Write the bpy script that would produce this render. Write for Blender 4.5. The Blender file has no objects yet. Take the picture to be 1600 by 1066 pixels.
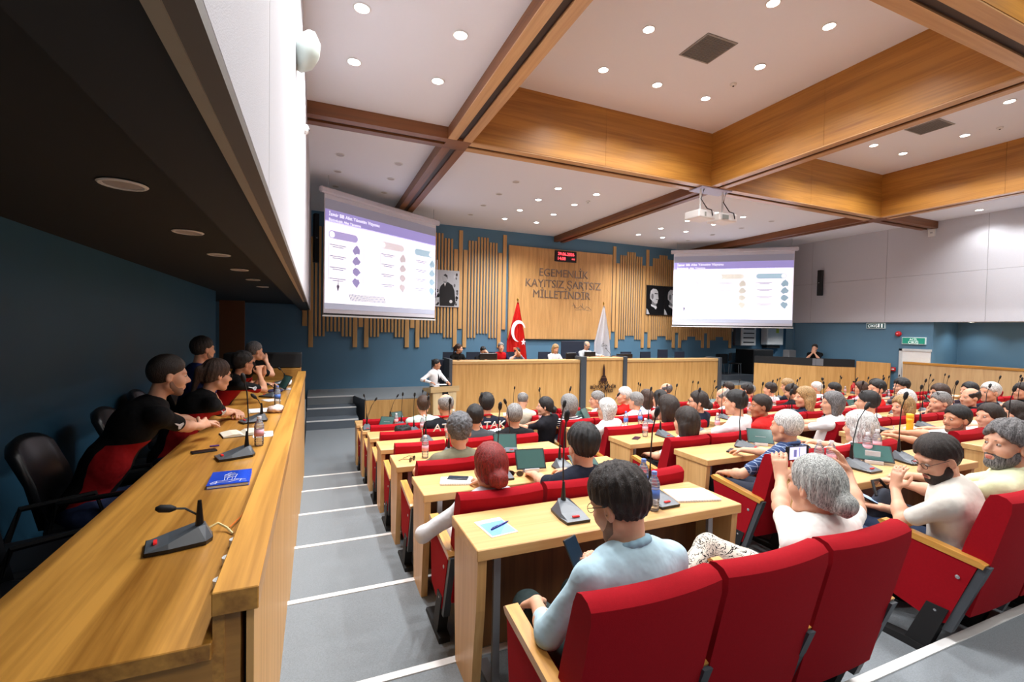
import bpy, bmesh, math, random
import numpy as np
from mathutils import Vector, Matrix, Euler
random.seed(7)
S = bpy.context.scene
COL = S.collection
# ------------------------------------------------------------------ camera, light, exposure
def cam_setup():
    ya, pi_, ro = math.radians(22.965), math.radians(-1.422), math.radians(1.058)
    cy, sy, cp, sp = math.cos(ya), math.sin(ya), math.cos(pi_), math.sin(pi_)
    F = Vector((sy*cp, cy*cp, sp)); r = Vector((cy, -sy, 0)); u = r.cross(F)
    r2 = r*math.cos(ro)+u*math.sin(ro); u2 = -r*math.sin(ro)+u*math.cos(ro)
    cd = bpy.data.cameras.new('camera'); cd.sensor_width = 36; cd.lens = 723.7/1600*36
    cd.clip_start = .05; cd.clip_end = 100
    co = bpy.data.objects.new('camera', cd); COL.objects.link(co)
    M = Matrix((r2, u2, -F)).transposed().to_4x4(); M.translation = Vector((0, 0, 2.57))
    co.matrix_world = M; S.camera = co
cam_setup()
w = bpy.data.worlds.new('world'); S.world = w; w.use_nodes = True
w.node_tree.nodes['Background'].inputs[0].default_value = (.5, .55, .62, 1)
w.node_tree.nodes['Background'].inputs[1].default_value = .05
S.view_settings.view_transform = 'Standard'; S.view_settings.look = 'None'
S.view_settings.gamma = 1; S.view_settings.use_curve_mapping = False
S.view_settings.exposure = 0.35
SPOT_W = 210; DISC_E = 14
def area(loc, rot, size, power, col, name):
    l = bpy.data.lights.new(name, 'AREA'); l.energy = power; l.size = size; l.color = col
    o = bpy.data.objects.new(name, l); COL.objects.link(o); o.location = loc; o.rotation_euler = rot; return o
# ceiling lamps of the rear hall behind the camera (same lamp rows go on there)
for x in (1, 5.5, 11.5):
    for y in (-1.5,):
        area((x, y, 5.9), (0, 0, 0), 1.2, 55, (1, .97, .93), 'rear_hall_lamp')
# ------------------------------------------------------------------ materials
def lin(c):
    return tuple((v/255/12.92 if v/255 <= .04045 else ((v/255+.055)/1.055)**2.4) for v in c)+(1,)
MATS = {}
def mat(name, rgb, rough=.6, metal=0, spec=.5, emis=0, var=.06, scale=20, bump=0, bscale=200, trans=0, alpha=1, sss=0, coat=0):
    if name in MATS: return MATS[name]
    m = bpy.data.materials.new(name); m.use_nodes = True; nt = m.node_tree; N = nt.nodes; Lk = nt.links
    b = N['Principled BSDF']; c = lin(rgb)
    b.inputs['Roughness'].default_value = rough; b.inputs['Metallic'].default_value = metal
    b.inputs['Specular IOR Level'].default_value = spec; b.inputs['Coat Weight'].default_value = coat
    if trans: b.inputs['Transmission Weight'].default_value = trans; b.inputs['IOR'].default_value = 1.33
    b.inputs['Alpha'].default_value = alpha
    if sss:
        b.inputs['Subsurface Weight'].default_value = sss; b.inputs['Subsurface Radius'].default_value = (.012, .004, .002)
    if emis:
        b.inputs['Emission Color'].default_value = c; b.inputs['Emission Strength'].default_value = emis
    tc = N.new('ShaderNodeTexCoord'); n = N.new('ShaderNodeTexNoise'); n.inputs['Scale'].default_value = scale; n.inputs['Detail'].default_value = 4
    Lk.new(tc.outputs['Object'], n.inputs['Vector'])
    mx = N.new('ShaderNodeMix'); mx.data_type = 'RGBA'
    mx.inputs[6].default_value = tuple(v*(1-var) for v in c[:3])+(1,); mx.inputs[7].default_value = tuple(min(1, v*(1+var)) for v in c[:3])+(1,)
    Lk.new(n.outputs['Fac'], mx.inputs[0]); Lk.new(mx.outputs[2], b.inputs['Base Color'])
    if bump:
        n2 = N.new('ShaderNodeTexNoise'); n2.inputs['Scale'].default_value = bscale; Lk.new(tc.outputs['Object'], n2.inputs['Vector'])
        bp = N.new('ShaderNodeBump'); bp.inputs['Strength'].default_value = bump; bp.inputs['Distance'].default_value = .004 if bscale > 50 else .03
        Lk.new(n2.outputs['Fac'], bp.inputs['Height']); Lk.new(bp.outputs['Normal'], b.inputs['Normal'])
    MATS[name] = m; return m
def wood(name, light, dark, axis=2, rough=.38, s=9, coat=.15, contrast=1.):
    if name in MATS: return MATS[name]
    m = bpy.data.materials.new(name); m.use_nodes = True; nt = m.node_tree; N = nt.nodes; Lk = nt.links
    b = N['Principled BSDF']; b.inputs['Roughness'].default_value = rough; b.inputs['Coat Weight'].default_value = coat; b.inputs['Coat Roughness'].default_value = .25
    tc = N.new('ShaderNodeTexCoord'); mp = N.new('ShaderNodeMapping')
    sc = [s, s, s]; sc[axis] = s*.06; mp.inputs['Scale'].default_value = sc
    Lk.new(tc.outputs['Object'], mp.inputs['Vector'])
    n = N.new('ShaderNodeTexNoise'); n.inputs['Scale'].default_value = 1; n.inputs['Detail'].default_value = 6; n.inputs['Roughness'].default_value = .6; n.inputs['Distortion'].default_value = .6
    Lk.new(mp.outputs['Vector'], n.inputs['Vector'])
    mp2 = N.new('ShaderNodeMapping'); sc2 = [s*7, s*7, s*7]; sc2[axis] = s*.15; mp2.inputs['Scale'].default_value = sc2
    Lk.new(tc.outputs['Object'], mp2.inputs['Vector'])
    n2 = N.new('ShaderNodeTexNoise'); n2.inputs['Scale'].default_value = 1; n2.inputs['Detail'].default_value = 3
    Lk.new(mp2.outputs['Vector'], n2.inputs['Vector'])
    ad = N.new('ShaderNodeMath'); ad.operation = 'MULTIPLY_ADD'; ad.inputs[1].default_value = .35; Lk.new(n2.outputs['Fac'], ad.inputs[0]); Lk.new(n.outputs['Fac'], ad.inputs[2])
    cr = N.new('ShaderNodeValToRGB'); e = cr.color_ramp.elements
    e[0].position = .5-.1/contrast; e[0].color = lin(dark); e[1].position = .68+.1/contrast; e[1].color = lin(light)
    Lk.new(ad.outputs[0], cr.inputs[0]); Lk.new(cr.outputs[0], b.inputs['Base Color'])
    MATS[name] = m; return m
HL, HD = (214, 172, 114), (184, 137, 80)
W_X = wood('oak_grain_x', HL, HD, 0); W_Y = wood('oak_grain_y', HL, HD, 1); W_Z = wood('oak_grain_z', HL, HD, 2)
WS_Z = wood('stage_oak', (214, 164, 98), (186, 134, 68), 2, .5, 12, .05)
WC_X = wood('walnut_beam_x', (190, 132, 54), (138, 86, 28), 0, .5, 5, .1, 1.); WC_Y = wood('walnut_beam_y', (190, 132, 54), (138, 86, 28), 1, .5, 5, .1, 1.)
WB_X = wood('beam_dark_x', (130, 78, 38), (88, 50, 24), 0, .45, 5, .1); WB_Y = wood('beam_dark_y', (130, 78, 38), (88, 50, 24), 1, .45, 5, .1)
WL_X = wood('beam_lip_sheen_x', (205, 160, 110), (170, 122, 74), 0, .3, 5, .3); WL_Y = wood('beam_lip_sheen_y', (205, 160, 110), (170, 122, 74), 1, .3, 5, .3)  # paler than the beam: grazing sheen on the undersides put into the colour
WG_Y = wood('gallery_oak_y', (205, 148, 66), (128, 80, 22), 1, .35, 6, .25, 1.3)
WG_X = wood('gallery_oak_x', (178, 126, 58), (130, 84, 30), 0, .4, 6, .2)
WG_Z = wood('gallery_front_z', (200, 166, 120), (176, 140, 96), 2, .4, 14, .2)
WD_Z = wood('shaded_modesty_z', (120, 78, 40), (84, 50, 24), 2, .55, 10, .05)  # darker brown stands for the shade under the desktops
SLAT = wood('slat_oak', (222, 174, 112), (192, 142, 84), 2, .55, 9, 0)
SLATP = wood('panel_oak', (226, 178, 116), (192, 142, 84), 2, .38, 14, .3)
WHITE = mat('ceiling_white', (228, 230, 236), .75, var=.01)
CARPET = mat('grey_carpet', (128, 134, 138), .95, spec=.1, var=.3, scale=160, bump=.6, bscale=500)
CARPET2 = mat('riser_grey', (96, 104, 112), .9, spec=.1, var=.2, scale=120)
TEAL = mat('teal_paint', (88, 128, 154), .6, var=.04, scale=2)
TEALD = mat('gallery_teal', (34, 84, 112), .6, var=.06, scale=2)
FABW = mat('wall_fabric', (196, 196, 202), .8, var=.05, scale=60, bump=.3, bscale=300)
GALC = mat('gallery_ceiling', (24, 28, 30), .8, var=.03)
TAUPE = mat('taupe_edge', (150, 134, 112), .7); TAUPE2 = mat('dark_taupe', (96, 86, 76), .7)
BLACK = mat('black_plastic', (18, 18, 20), .35); BLACKM = mat('black_matte', (14, 14, 16), .7)
GREYP = mat('mic_grey', (88, 94, 100), .35); RED = mat('red_velvet', (150, 10, 24), .9, spec=.15, var=.12, scale=90, bump=.25, bscale=500)
REDM = mat('red_mark', (200, 30, 30), .5, emis=.4); METAL = mat('grey_metal', (175, 178, 182), .35, .6)
STRIP = mat('aisle_strip', (222, 222, 220), .5); DARKG = mat('dark_grey_post', (66, 72, 78), .5)
PAPER = mat('paper', (240, 240, 238), .8, var=.02); PLW = mat('white_plastic', (228, 228, 226), .4, var=.02)
LAMP = mat('lamp_on', (255, 250, 240), .5, emis=DISC_E, var=0); LAMPOFF = mat('lamp_off', (176, 170, 168), .4)
NAVY = mat('navy_mesh', (28, 36, 54), .7); GOLD = mat('brass', (190, 150, 70), .3, .9)
def bottle_mat():
    m = bpy.data.materials.new('clear_plastic'); m.use_nodes = True; N = m.node_tree.nodes; L = m.node_tree.links
    for n in list(N): N.remove(n)
    o = N.new('ShaderNodeOutputMaterial'); t = N.new('ShaderNodeBsdfTransparent'); t.inputs[0].default_value = (.93, .95, .97, 1)
    g = N.new('ShaderNodeBsdfGlossy'); g.inputs['Roughness'].default_value = .08; d = N.new('ShaderNodeBsdfDiffuse'); d.inputs[0].default_value = (.85, .88, .92, 1)
    a = N.new('ShaderNodeMixShader'); b = N.new('ShaderNodeMixShader'); fr = N.new('ShaderNodeFresnel'); fr.inputs[0].default_value = 1.5
    tc = N.new('ShaderNodeTexCoord'); wv = N.new('ShaderNodeTexWave'); wv.bands_direction = 'Z'; wv.inputs['Scale'].default_value = 18
    L.new(tc.outputs['Object'], wv.inputs[0]); mm = N.new('ShaderNodeMath'); mm.operation = 'MULTIPLY_ADD'; mm.inputs[1].default_value = .2; mm.inputs[2].default_value = .12
    L.new(wv.outputs['Fac'], mm.inputs[0]); L.new(mm.outputs[0], a.inputs[0]); L.new(t.outputs[0], a.inputs[1]); L.new(d.outputs[0], a.inputs[2])
    L.new(fr.outputs[0], b.inputs[0]); L.new(a.outputs[0], b.inputs[1]); L.new(g.outputs[0], b.inputs[2]); L.new(b.outputs[0], o.inputs[0])
    return m
CLEAR = bottle_mat()
# ------------------------------------------------------------------ mesh helpers
class MB:
    def __init__(s): s.bm = bmesh.new()
    def box(s, x0, x1, y0, y1, z0, z1, bev=0, rot=None, seg=1):
        r = bmesh.ops.create_cube(s.bm, size=1); v = r['verts']
        for q in v: q.co = Vector(((q.co.x+.5)*(x1-x0)+x0, (q.co.y+.5)*(y1-y0)+y0, (q.co.z+.5)*(z1-z0)+z0))
        if bev:
            es = list({e for q in v for e in q.link_edges})
            r = bmesh.ops.bevel(s.bm, geom=es, offset=bev, segments=seg, affect='EDGES', profile=.5); v = r['verts']+[q for q in v if q.is_valid]; v = list(set(v))
        if rot is not None:
            bmesh.ops.transform(s.bm, matrix=rot, verts=v)
        return s
    def tube(s, pts, r, n=8, caps=True, r2=None):
        pts = [Vector(p) for p in pts]; rings = []
        for i, p in enumerate(pts):
            d = (pts[min(i+1, len(pts)-1)]-pts[max(i-1, 0)]).normalized()
            a = d.cross(Vector((0, 0, 1)) if abs(d.z) < .9 else Vector((1, 0, 0))).normalized(); b = d.cross(a)
            rr = r if r2 is None else r+(r2-r)*i/(len(pts)-1)
            if isinstance(r, (list, tuple)): rr = r[i]
            rings.append([s.bm.verts.new(p+(a*math.cos(2*math.pi*k/n)+b*math.sin(2*math.pi*k/n))*rr) for k in range(n)])
        for A, B in zip(rings, rings[1:]):
            for k in range(n): s.bm.faces.new((A[k], A[(k+1) % n], B[(k+1) % n], B[k]))
        if caps: s.bm.faces.new(rings[0][::-1]); s.bm.faces.new(rings[-1])
        return s
    def lathe(s, prof, c=(0, 0, 0), n=12, ax=None):
        c = Vector(c); rings = []
        for r, z in prof:
            rings.append([s.bm.verts.new(c+Vector((r*math.cos(2*math.pi*k/n), r*math.sin(2*math.pi*k/n), z))) for k in range(n)])
        for A, B in zip(rings, rings[1:]):
            for k in range(n): s.bm.faces.new((A[k], A[(k+1) % n], B[(k+1) % n], B[k]))
        s.bm.faces.new(rings[0][::-1]); s.bm.faces.new(rings[-1]); return s
    def prism(s, pts, axis, a, b):
        def P(u, v, t): return {0: (t, u, v), 1: (u, t, v), 2: (u, v, t)}[axis]
        A = [s.bm.verts.new(P(u, v, a)) for u, v in pts]; B = [s.bm.verts.new(P(u, v, b)) for u, v in pts]; n = len(pts)
        s.bm.faces.new(A); s.bm.faces.new(B[::-1])
        for k in range(n): s.bm.faces.new((A[(k+1) % n], A[k], B[k], B[(k+1) % n]))
        return s
    def sph(s, c, r, sc=(1, 1, 1), u=10, v=7):
        q = bmesh.ops.create_uvsphere(s.bm, u_segments=u, v_segments=v, radius=r)['verts']
        for p in q: p.co = Vector((p.co.x*sc[0]+c[0], p.co.y*sc[1]+c[1], p.co.z*sc[2]+c[2]))
        return s
    def build(s, name, m, parent=None, loc=None, rz=0, smooth=False):
        bmesh.ops.recalc_face_normals(s.bm, faces=s.bm.faces)
        me = bpy.data.meshes.new(name); s.bm.to_mesh(me); s.bm.free()
        if smooth: me.polygons.foreach_set('use_smooth', [True]*len(me.polygons))
        if smooth == 'auto': me.set_sharp_from_angle(angle=math.radians(38))
        me.materials.append(m); o = bpy.data.objects.new(name, me); COL.objects.link(o)
        if parent: o.parent = parent
        if loc: o.location = loc
        if rz: o.rotation_euler = (0, 0, rz)
        return o
def tag(o, label=None, cat=None, group=None, kind=None):
    if label: o['label'] = label
    if cat: o['category'] = cat
    if group: o['group'] = group
    if kind: o['kind'] = kind
    return o
def empty(name, loc, label, cat, group=None, rz=0):
    o = bpy.data.objects.new(name, None); o.empty_display_size = .1; COL.objects.link(o); o.location = loc; o.rotation_euler = (0, 0, rz)
    return tag(o, label, cat, group)
def copy_tree(o, parent=None):
    c = o.copy(); COL.objects.link(c); c.parent = parent
    for ch in list(o.children): copy_tree(ch, c)
    return c
def struct(name, mb, m, parent=None): return tag(mb.build(name, m, parent), kind='structure')
def text(s, size, m, parent, loc, rot, name='lettering', ext=.004, align='CENTER', bold=0, sx=1):
    cu = bpy.data.curves.new(name, 'FONT'); cu.body = s; cu.size = size; cu.extrude = ext; cu.align_x = align; cu.offset = bold; cu.materials.append(m)
    cu.resolution_u = 3
    t = bpy.data.objects.new(name, cu); COL.objects.link(t); me = bpy.data.meshes.new_from_object(t); bpy.data.objects.remove(t)
    o = bpy.data.objects.new(name, me); COL.objects.link(o); o.parent = parent; o.location = loc; o.rotation_euler = rot; o.scale = (sx, 1, 1); return o
ORD = ['first', 'second', 'third', 'fourth', 'fifth', 'sixth', 'seventh', 'eighth', 'ninth', 'tenth', 'eleventh', 'twelfth', 'thirteenth', 'fourteenth']
# ------------------------------------------------------------------ ROOM
ROWZ = {1: .79, 2: .66, 3: .53, 4: .41, 5: .28, 6: .15, 7: .02}
NOSE = [(1.35, .92, .79), (2.37, .79, .66), (3.48, .66, .53), (4.63, .53, .41), (5.75, .41, .28), (6.95, .28, .15), (8.05, .15, .02)]
DY = {1: 1.99, 2: 3.13, 3: 4.28, 4: 5.4, 5: 6.55, 6: 7.65, 7: 8.8}
XL, XR = -.2, 16.9
fl = MB(); fl.box(XL, XR, 8.05, 15.3, -.3, .02)
prev = -4.
for y, za, zb in NOSE:
    fl.box(XL, XR, prev, y, -.3, za); prev = y
fl.box(XR, 20.5, 12.2, 15.3, -.3, .02)
floor = struct('floor', fl, CARPET)
for i, (y, za, zb) in enumerate(NOSE):
    struct('trim_%d' % (i+1), MB().box(XL+.005, XR, y-.035, y+.012, za-.012, za+.006), STRIP)
# left / right gallery floors
struct('floor_gallery_left', MB().box(-1.8, XL, -3.5, 11.5, .5, .9), CARPET)
struct('floor_gallery_right', MB().box(XR, 18.4, -3, 8.1, .5, .9), CARPET)
# left wall
def panelled(side, x0, x1, name):
    w_ = struct(name, MB().box(x0, x1, -4, 15.3, 3.05, 7.2), TAUPE2)
    xs = x1 if side < 0 else x0
    y = -3.1; k = 0
    while y < 15.2:
        ye = min(y+2.44, 15.29)
        for z0, z1 in ((3.025, 4.45), (4.455, 6.02)):
            b = MB().box(min(xs, xs-side*.012), max(xs, xs-side*.012), y+.003, ye-.003, z0, z1, .003)
            b.build('wall_panel', FABW, w_)
        y = ye
    return w_
panelled(-1, -.19, -.162, 'wall_left')
MB_ = MB().box(-.19, -.15, -4, 9.0, 2.995, 3.024); struct('trim_8', MB_, TAUPE2)
struct('trim_9', MB().box(-.215, -.19, -4, 9., 2.99, 3.06), TAUPE)
struct('ceiling_gallery_left_edge', MB().box(-.42, -.215, -4, 9.6, 3.02, 3.3), GALC)
struct('ceiling_gallery_left', MB().box(-1.8, -.42, -4, 15.3, 3.2, 3.3), GALC)
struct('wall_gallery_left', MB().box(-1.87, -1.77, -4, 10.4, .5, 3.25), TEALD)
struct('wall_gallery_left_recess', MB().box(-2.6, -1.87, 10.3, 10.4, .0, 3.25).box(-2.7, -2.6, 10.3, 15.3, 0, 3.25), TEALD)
struct('ceiling_gallery_left_recess', MB().box(-2.7, -1.8, 9.3, 15.3, 3.2, 3.3).box(-.42, -.2, 9.6, 15.3, 3.02, 3.3), GALC)
# right wall
panelled(1, 16.92, 16.95, 'wall_right')
struct('wall_right_lower', MB().box(17.0, 17.1, 7.85, 12.3, 0, 3.05).box(17.1, 18.4, 7.85, 7.95, 0, 3.05).box(16.92, 17.05, 12.2, 12.5, 0, 3.1), TEAL)
struct('wall_gallery_right', MB().box(18.35, 18.45, -3, 7.95, .8, 3.1), TEAL)
struct('ceiling_gallery_right', MB().box(16.95, 18.45, -3, 8, 3.04, 3.1).box(16.95, 20.6, 7.9, 15.3, 3.05, 3.15), WHITE)
# front wall
struct_front = struct('wall_front', MB().box(-2.7, 20.6, 15.1, 15.25, 0, 7.2), TEAL)
struct('wall_alcove_right', MB().box(20.5, 20.6, 12.2, 15.2, 0, 3.1).box(17.1, 20.6, 12.2, 12.3, 0, 3.1), TEAL)
struct('wall_rear', MB().box(-1.7, 18.5, -4.1, -4, 0, 7.2), mat('rear_wall', (150, 150, 150), .8))
# ceiling: low slabs + coffers
BX = [2.26, 8.2, 14.34]; BY = [2.65, 8.0]; hb = .21
CZ, CT, BZ = 6.0, 6.95, 5.8
low = MB()
low.box(-.2, BX[0], -4, 15.2, CZ, CZ+.1); low.box(BX[2], XR+.1, -4, 15.2, CZ, CZ+.1); low.box(BX[0], BX[2], BY[1], 15.2, CZ, CZ+.1)
struct('ceiling', low, WHITE)
top = MB().box(BX[0], BX[2], -4, BY[1], CT, CT+.1)
struct('ceiling_coffers', top, WHITE)
# coffer wooden faces (panels in pairs)
def face_x(x0, x1, y, t, name, parent):   # face running along X
    mid = (x0+x1)/2
    for a, b in ((x0, mid-.002), (mid+.002, x1)):
        MB().box(a, b, min(y, y+t), max(y, y+t), BZ+.02, CT).build(name, WC_X, parent)
def face_y(y0, y1, x, t, name, parent):
    mid = (y0+y1)/2
    for a, b in ((y0, mid-.002), (mid+.002, y1)):
        MB().box(min(x, x+t), max(x, x+t), a, b, BZ+.02, CT).build(name, WC_Y, parent)
def beam(axis, c, a, b, idx, lowbeam=False):
    root = bpy.data.objects.new('trim_%d' % idx, None); COL.objects.link(root); tag(root, kind='structure')
    zt = CZ if lowbeam else CZ
    for s in (-1, 1):
        lo, hi = sorted((c+s*hb, c+s*.055))
        lip = MB()
        side = MB()
        if axis == 0:
            lip.box(a, b, lo, hi, BZ, BZ+.02); side.box(a, b, *sorted((c+s*hb, c+s*(hb-.02))), BZ+.02, CZ)
            side.box(a, b, *sorted((c+s*.055, c+s*.075)), BZ+.02, CZ)
        else:
            lip.box(lo, hi, a, b, BZ, BZ+.02); side.box(*sorted((c+s*hb, c+s*(hb-.02))), a, b, BZ+.02, CZ)
            side.box(*sorted((c+s*.055, c+s*.075)), a, b, BZ+.02, CZ)
        lip.build('beam_lip', (WL_X, WL_Y)[axis] if not lowbeam else (WB_X, WB_Y)[axis], root); side.build('beam_side', (WB_X, WB_Y)[axis], root)
    g = MB()
    if axis == 0: g.box(a, b, c-.07, c+.07, BZ+.035, BZ+.05)
    else: g.box(c-.07, c+.07, a, b, BZ+.035, BZ+.05)
    g.build('groove', mat('groove_dark', (52, 34, 24), .5), root)
    return root
i = 10
for k, x in enumerate(BX):
    for a, b, lowb in ((-4, BY[0]-hb, 0), (BY[0]+hb, BY[1]-hb, 0), (BY[1]+hb, 15.1, 1)):
        r = beam(1, x, a, b, i, lowb); i += 1
        if not lowb:
            if k < 2: face_y(a, b, x+hb+.006, -.02, 'coffer_panel', r)
            if k > 0: face_y(a, b, x-hb-.006, .02, 'coffer_panel', r)
for k, y in enumerate(BY):
    for a, b, lowb in ((-.16, BX[0]-hb, 1), (BX[0]+hb, BX[1]-hb, 0), (BX[1]+hb, BX[2]-hb, 0), (BX[2]+hb, 16.9, 1)):
        r = beam(0, y, a, b, i, lowb); i += 1
        if not lowb:
            face_x(a, b, y-hb-.006, .02, 'coffer_panel', r)
            if k == 0: face_x(a, b, y+hb+.006, -.02, 'coffer_panel', r)
for x in BX:
    for y in BY:
        struct('trim_%d' % i, MB().box(x-hb, x+hb, y-hb, y+hb, BZ-.002, BZ+.03), WL_X if y < 5 else WB_X); i += 1
# ------------------------------------------------------------------ DOWNLIGHTS
def make_lamp(on):
    r = empty('ceiling_downlight', (0, 0, 0), '', 'ceiling light')
    MB().lathe([(.085, 0), (.095, -.006), (.088, -.012), (.078, -.012), (.076, -.002)], n=20).build('trim_ring', PLW, r)
    MB().lathe([(.074, -.004), (.07, -.009), (.001, -.01)], n=20).build('diffuser', LAMP if on else LAMPOFF, r)
    return r
proto = {}
def lamp(x, y, z, on, label, group, pw=1):
    if on not in proto: proto[on] = make_lamp(on); o = proto[on]
    else: o = copy_tree(proto[on])
    o.location = (x, y, z); o['label'] = label; o['group'] = group
    if on:
        l = bpy.data.lights.new('spot', 'SPOT'); l.energy = SPOT_W*pw; l.spot_size = math.radians(135); l.spot_blend = .7; l.shadow_soft_size = .07; l.color = (.975, .985, 1)
        q = bpy.data.objects.new('downlight_beam', l); COL.objects.link(q); q.location = (x, y, z-.03)
ROWN = lambda j: ORD[j]+' row from the camera'
xs2, ys2 = (.43, 1.53), (3.1, 4.22, 5.32, 6.42)
for j, y in enumerate(ys2):
    for k, x in enumerate(xs2): lamp(x, y, CZ, True, 'lit downlight, bay by the left white wall, %s, %s' % (ROWN(j), ('nearer the wall', 'nearer the beam')[k]), 'downlights in the left ceiling bay')
for bi, (xc, nm) in enumerate(((5.53, 'first'), (11.75, 'second'))):
    for j, y in enumerate((4.42, 5.53, 6.68)):
        for k, x in enumerate((xc-1.13, xc, xc+1.13)):
            if j == 1 and k == 1: continue
            lamp(x, y, CT, True, 'lit downlight, %s deep coffer, %s, %s' % (nm, ROWN(j), ('left of the vent', 'in line with the vent', 'right of the vent')[k]), 'downlights in the deep coffers')
for x in (4.4, 6.6, 10.6, 12.9):
    for y in (-.5, 1.2): lamp(x, y, CT, True, 'lit round downlight in the coffer row above the camera, at %s' % ({4.4: 'far left', 6.6: 'left middle', 10.6: 'right middle', 12.9: 'far right'}[x])+(' rear' if y < 0 else ' front'), 'downlights in the rear coffers')
for j, y in enumerate((9.97, 11.05, 12.25, 13.4)):
    for k, x in enumerate((.42, 1.57)): lamp(x, y, CZ, False, 'unlit downlight above the left screen, %s, %s' % (ROWN(j), ('nearer the left wall', 'nearer the beam')[k]), 'unlit downlights above the left screen')
    lamp(4.25, y, CZ, False, 'unlit downlight, middle front bay, %s, leftmost column' % ROWN(j), 'unlit downlights in the front bays')
    lamp(5.36, y, CZ, True, 'lit downlight, middle front bay, %s, left lit column' % ROWN(j), 'lit downlights in the middle front bay')
    lamp(6.45, y, CZ, True, 'lit downlight, middle front bay, %s, right lit column' % ROWN(j), 'lit downlights in the middle front bay')
    lamp(10.44, y, CZ, True, 'lit downlight, bay by the right screen, %s, left column' % ROWN(j), 'lit downlights in the right front bay')
    lamp(11.51, y, CZ, True, 'lit downlight, bay by the right screen, %s, right column' % ROWN(j), 'lit downlights in the right front bay')
    lamp(12.7, y, CZ, False, 'unlit downlight, bay by the right screen, %s' % ROWN(j), 'unlit downlights in the front bays')
for j, y in enumerate((2.2, 3.3, 4.4, 5.51, 6.63)):
    for k, x in enumerate((15.2, 16.3)):
        lamp(x, y, CZ, True, 'lit downlight, narrow bay by the right wall, %s, %s' % (ROWN(j), ('inner', 'outer')[k]), 'downlights in the right ceiling bay', .45)
for j, y in enumerate((2.64, 3.8, 4.9, 6.12, 7.35, 8.6)):
    lamp(-.81, y, 3.2, False, 'unlit downlight in the dark gallery ceiling, %s' % ROWN(j), 'unlit downlights in the left gallery')
# vents, detectors, speakers on walls
for n_, (x, y) in enumerate(((5.53, 5.53), (11.72, 5.62))):
    v = empty('ceiling_vent', (x, y, CT), 'square grey ceiling vent in the %s wooden coffer' % ('large near', 'farther right')[n_], 'vent', 'ceiling vents')
    MB().box(-.3, .3, -.3, .3, -.012, 0, .004).box(-.27, .27, -.27, .27, -.01, -.004).build('frame', mat('vent_frame', (150, 146, 140), .6), v)
    for k in range(20): MB().box(-.27, .27, -.262+k*.027, -.25+k*.027, -.02, -.008).build('slat', mat('vent_slat', (110, 108, 104), .5), v)
for n_, (x, y, z, lb) in enumerate(((6.71, 6.1, CT, 'right of the vent in the near coffer'), (13.03, 5.03, CT, 'in the right coffer'), (6.6, 10.6, CZ, 'in the middle front bay'))):
    d = empty('smoke_detector', (x, y, z), 'small white round smoke detector '+lb, 'smoke detector', 'smoke detectors')
    MB().lathe([(.055, 0), (.055, -.015), (.045, -.03), (.02, -.04)], n=14).build('housing', PLW, d, smooth=True); MB().lathe([(.018, -.04), (.012, -.05)], n=8).build('sensor', BLACK, d)
# ------------------------------------------------------------------ FRONT WALL dressing
LONGS = [6.05, 4.46, 2.87, 1.28, -.31, 10.64, 12.23, 13.82, 15.41]
slat_meshes = {}
def slat(x, wd, z0, z1):
    key = (round(wd, 3), round(z0, 2), round(z1, 2))
    if key not in slat_meshes:
        o = MB().box(-wd/2, wd/2, -.05, 0, z0, z1, .004).build('slat', SLAT, struct_front); slat_meshes[key] = o.data
    else:
        o = bpy.data.objects.new('slat', slat_meshes[key]); COL.objects.link(o); o.parent = struct_front
    o.location = (x, 15.1, 0)
for L in LONGS:
    slat(L, .13, 2.56, 5.86)
for a, b in ((4.46, 6.05), (2.87, 4.46), (1.28, 2.87), (-.31, 1.28), (10.64, 12.23), (12.23, 13.82), (13.82, 15.41), (15.41, 17.)):
    for x in (a+.168, b-.168): slat(x, .13, 1.93, 5.22)
    for k in range(10):
        t = 0 if 3 <= k <= 6 else 1
        slat((a+b)/2+(k-4.5)*.1085, .062, (2.41, 2.26)[t], (5.7, 5.55)[t])
wp = tag(MB().box(6.2, 10.5, -.09, 0, 2.24, 5.52, .004).build('wall_panel', SLATP), None)
wp.location = (0, 15.1, 0); wp['label'] = 'large fluted oak panel on the blue wall behind the chairman'; wp['category'] = 'wall panel'
fm = MB()
for k in range(86): fm.box(6.215+k*.05, 6.215+k*.05+.03, -.1, -.088, 2.25, 5.51)
tag(fm.build('flute', SLATP, wp), kind='stuff')
# clock
ck = empty('digital_clock', (8.42, 15.0, 5.28), 'black digital wall clock with red date and time above the motto', 'clock')
MB().box(-.45, .45, -.06, .0, -.2, .2, .01).build('case', BLACK, ck); LED = mat('led_red', (255, 60, 70), .5, emis=4, var=0)
MB().box(-.43, .43, -.063, -.06, -.18, .18).build('face', mat('clock_face', (30, 4, 8), .3), ck)
text('29.06.2026', .155, LED, ck, (0, -.066, .03), (math.pi/2, 0, 0), 'date_digits', .002)
text('14:08', .155, LED, ck, (-.19, -.066, -.14), (math.pi/2, 0, 0), 'time_digits', .002)
text('PAZ', .07, LED, ck, (.31, -.066, -.11), (math.pi/2, 0, 0), 'day_display', .002)
MOT = mat('brushed_letters', (142, 124, 110), .35, .4)
mt = empty('wall_motto', (8.4, 14.995, 4.2), 'raised metal motto lettering on the oak wall panel', 'sign')
for s_, dz, xo in (('EGEMENLİK', .32, -.02), ('KAYITSIZ ŞARTSIZ', -.08, 0), ('MİLLETİNDİR', -.46, -.08)):
    text(s_, .4, MOT, mt, (xo, 0, dz), (math.pi/2, 0, 0), 'lettering', .015, bold=0, sx=.96)
sg = MB()
pts = [(.35+.09*k+.02*math.sin(k*2.3), 0, -.72+.07*math.sin(k*1.9)-.02*k*.3) for k in range(10)]
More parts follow.
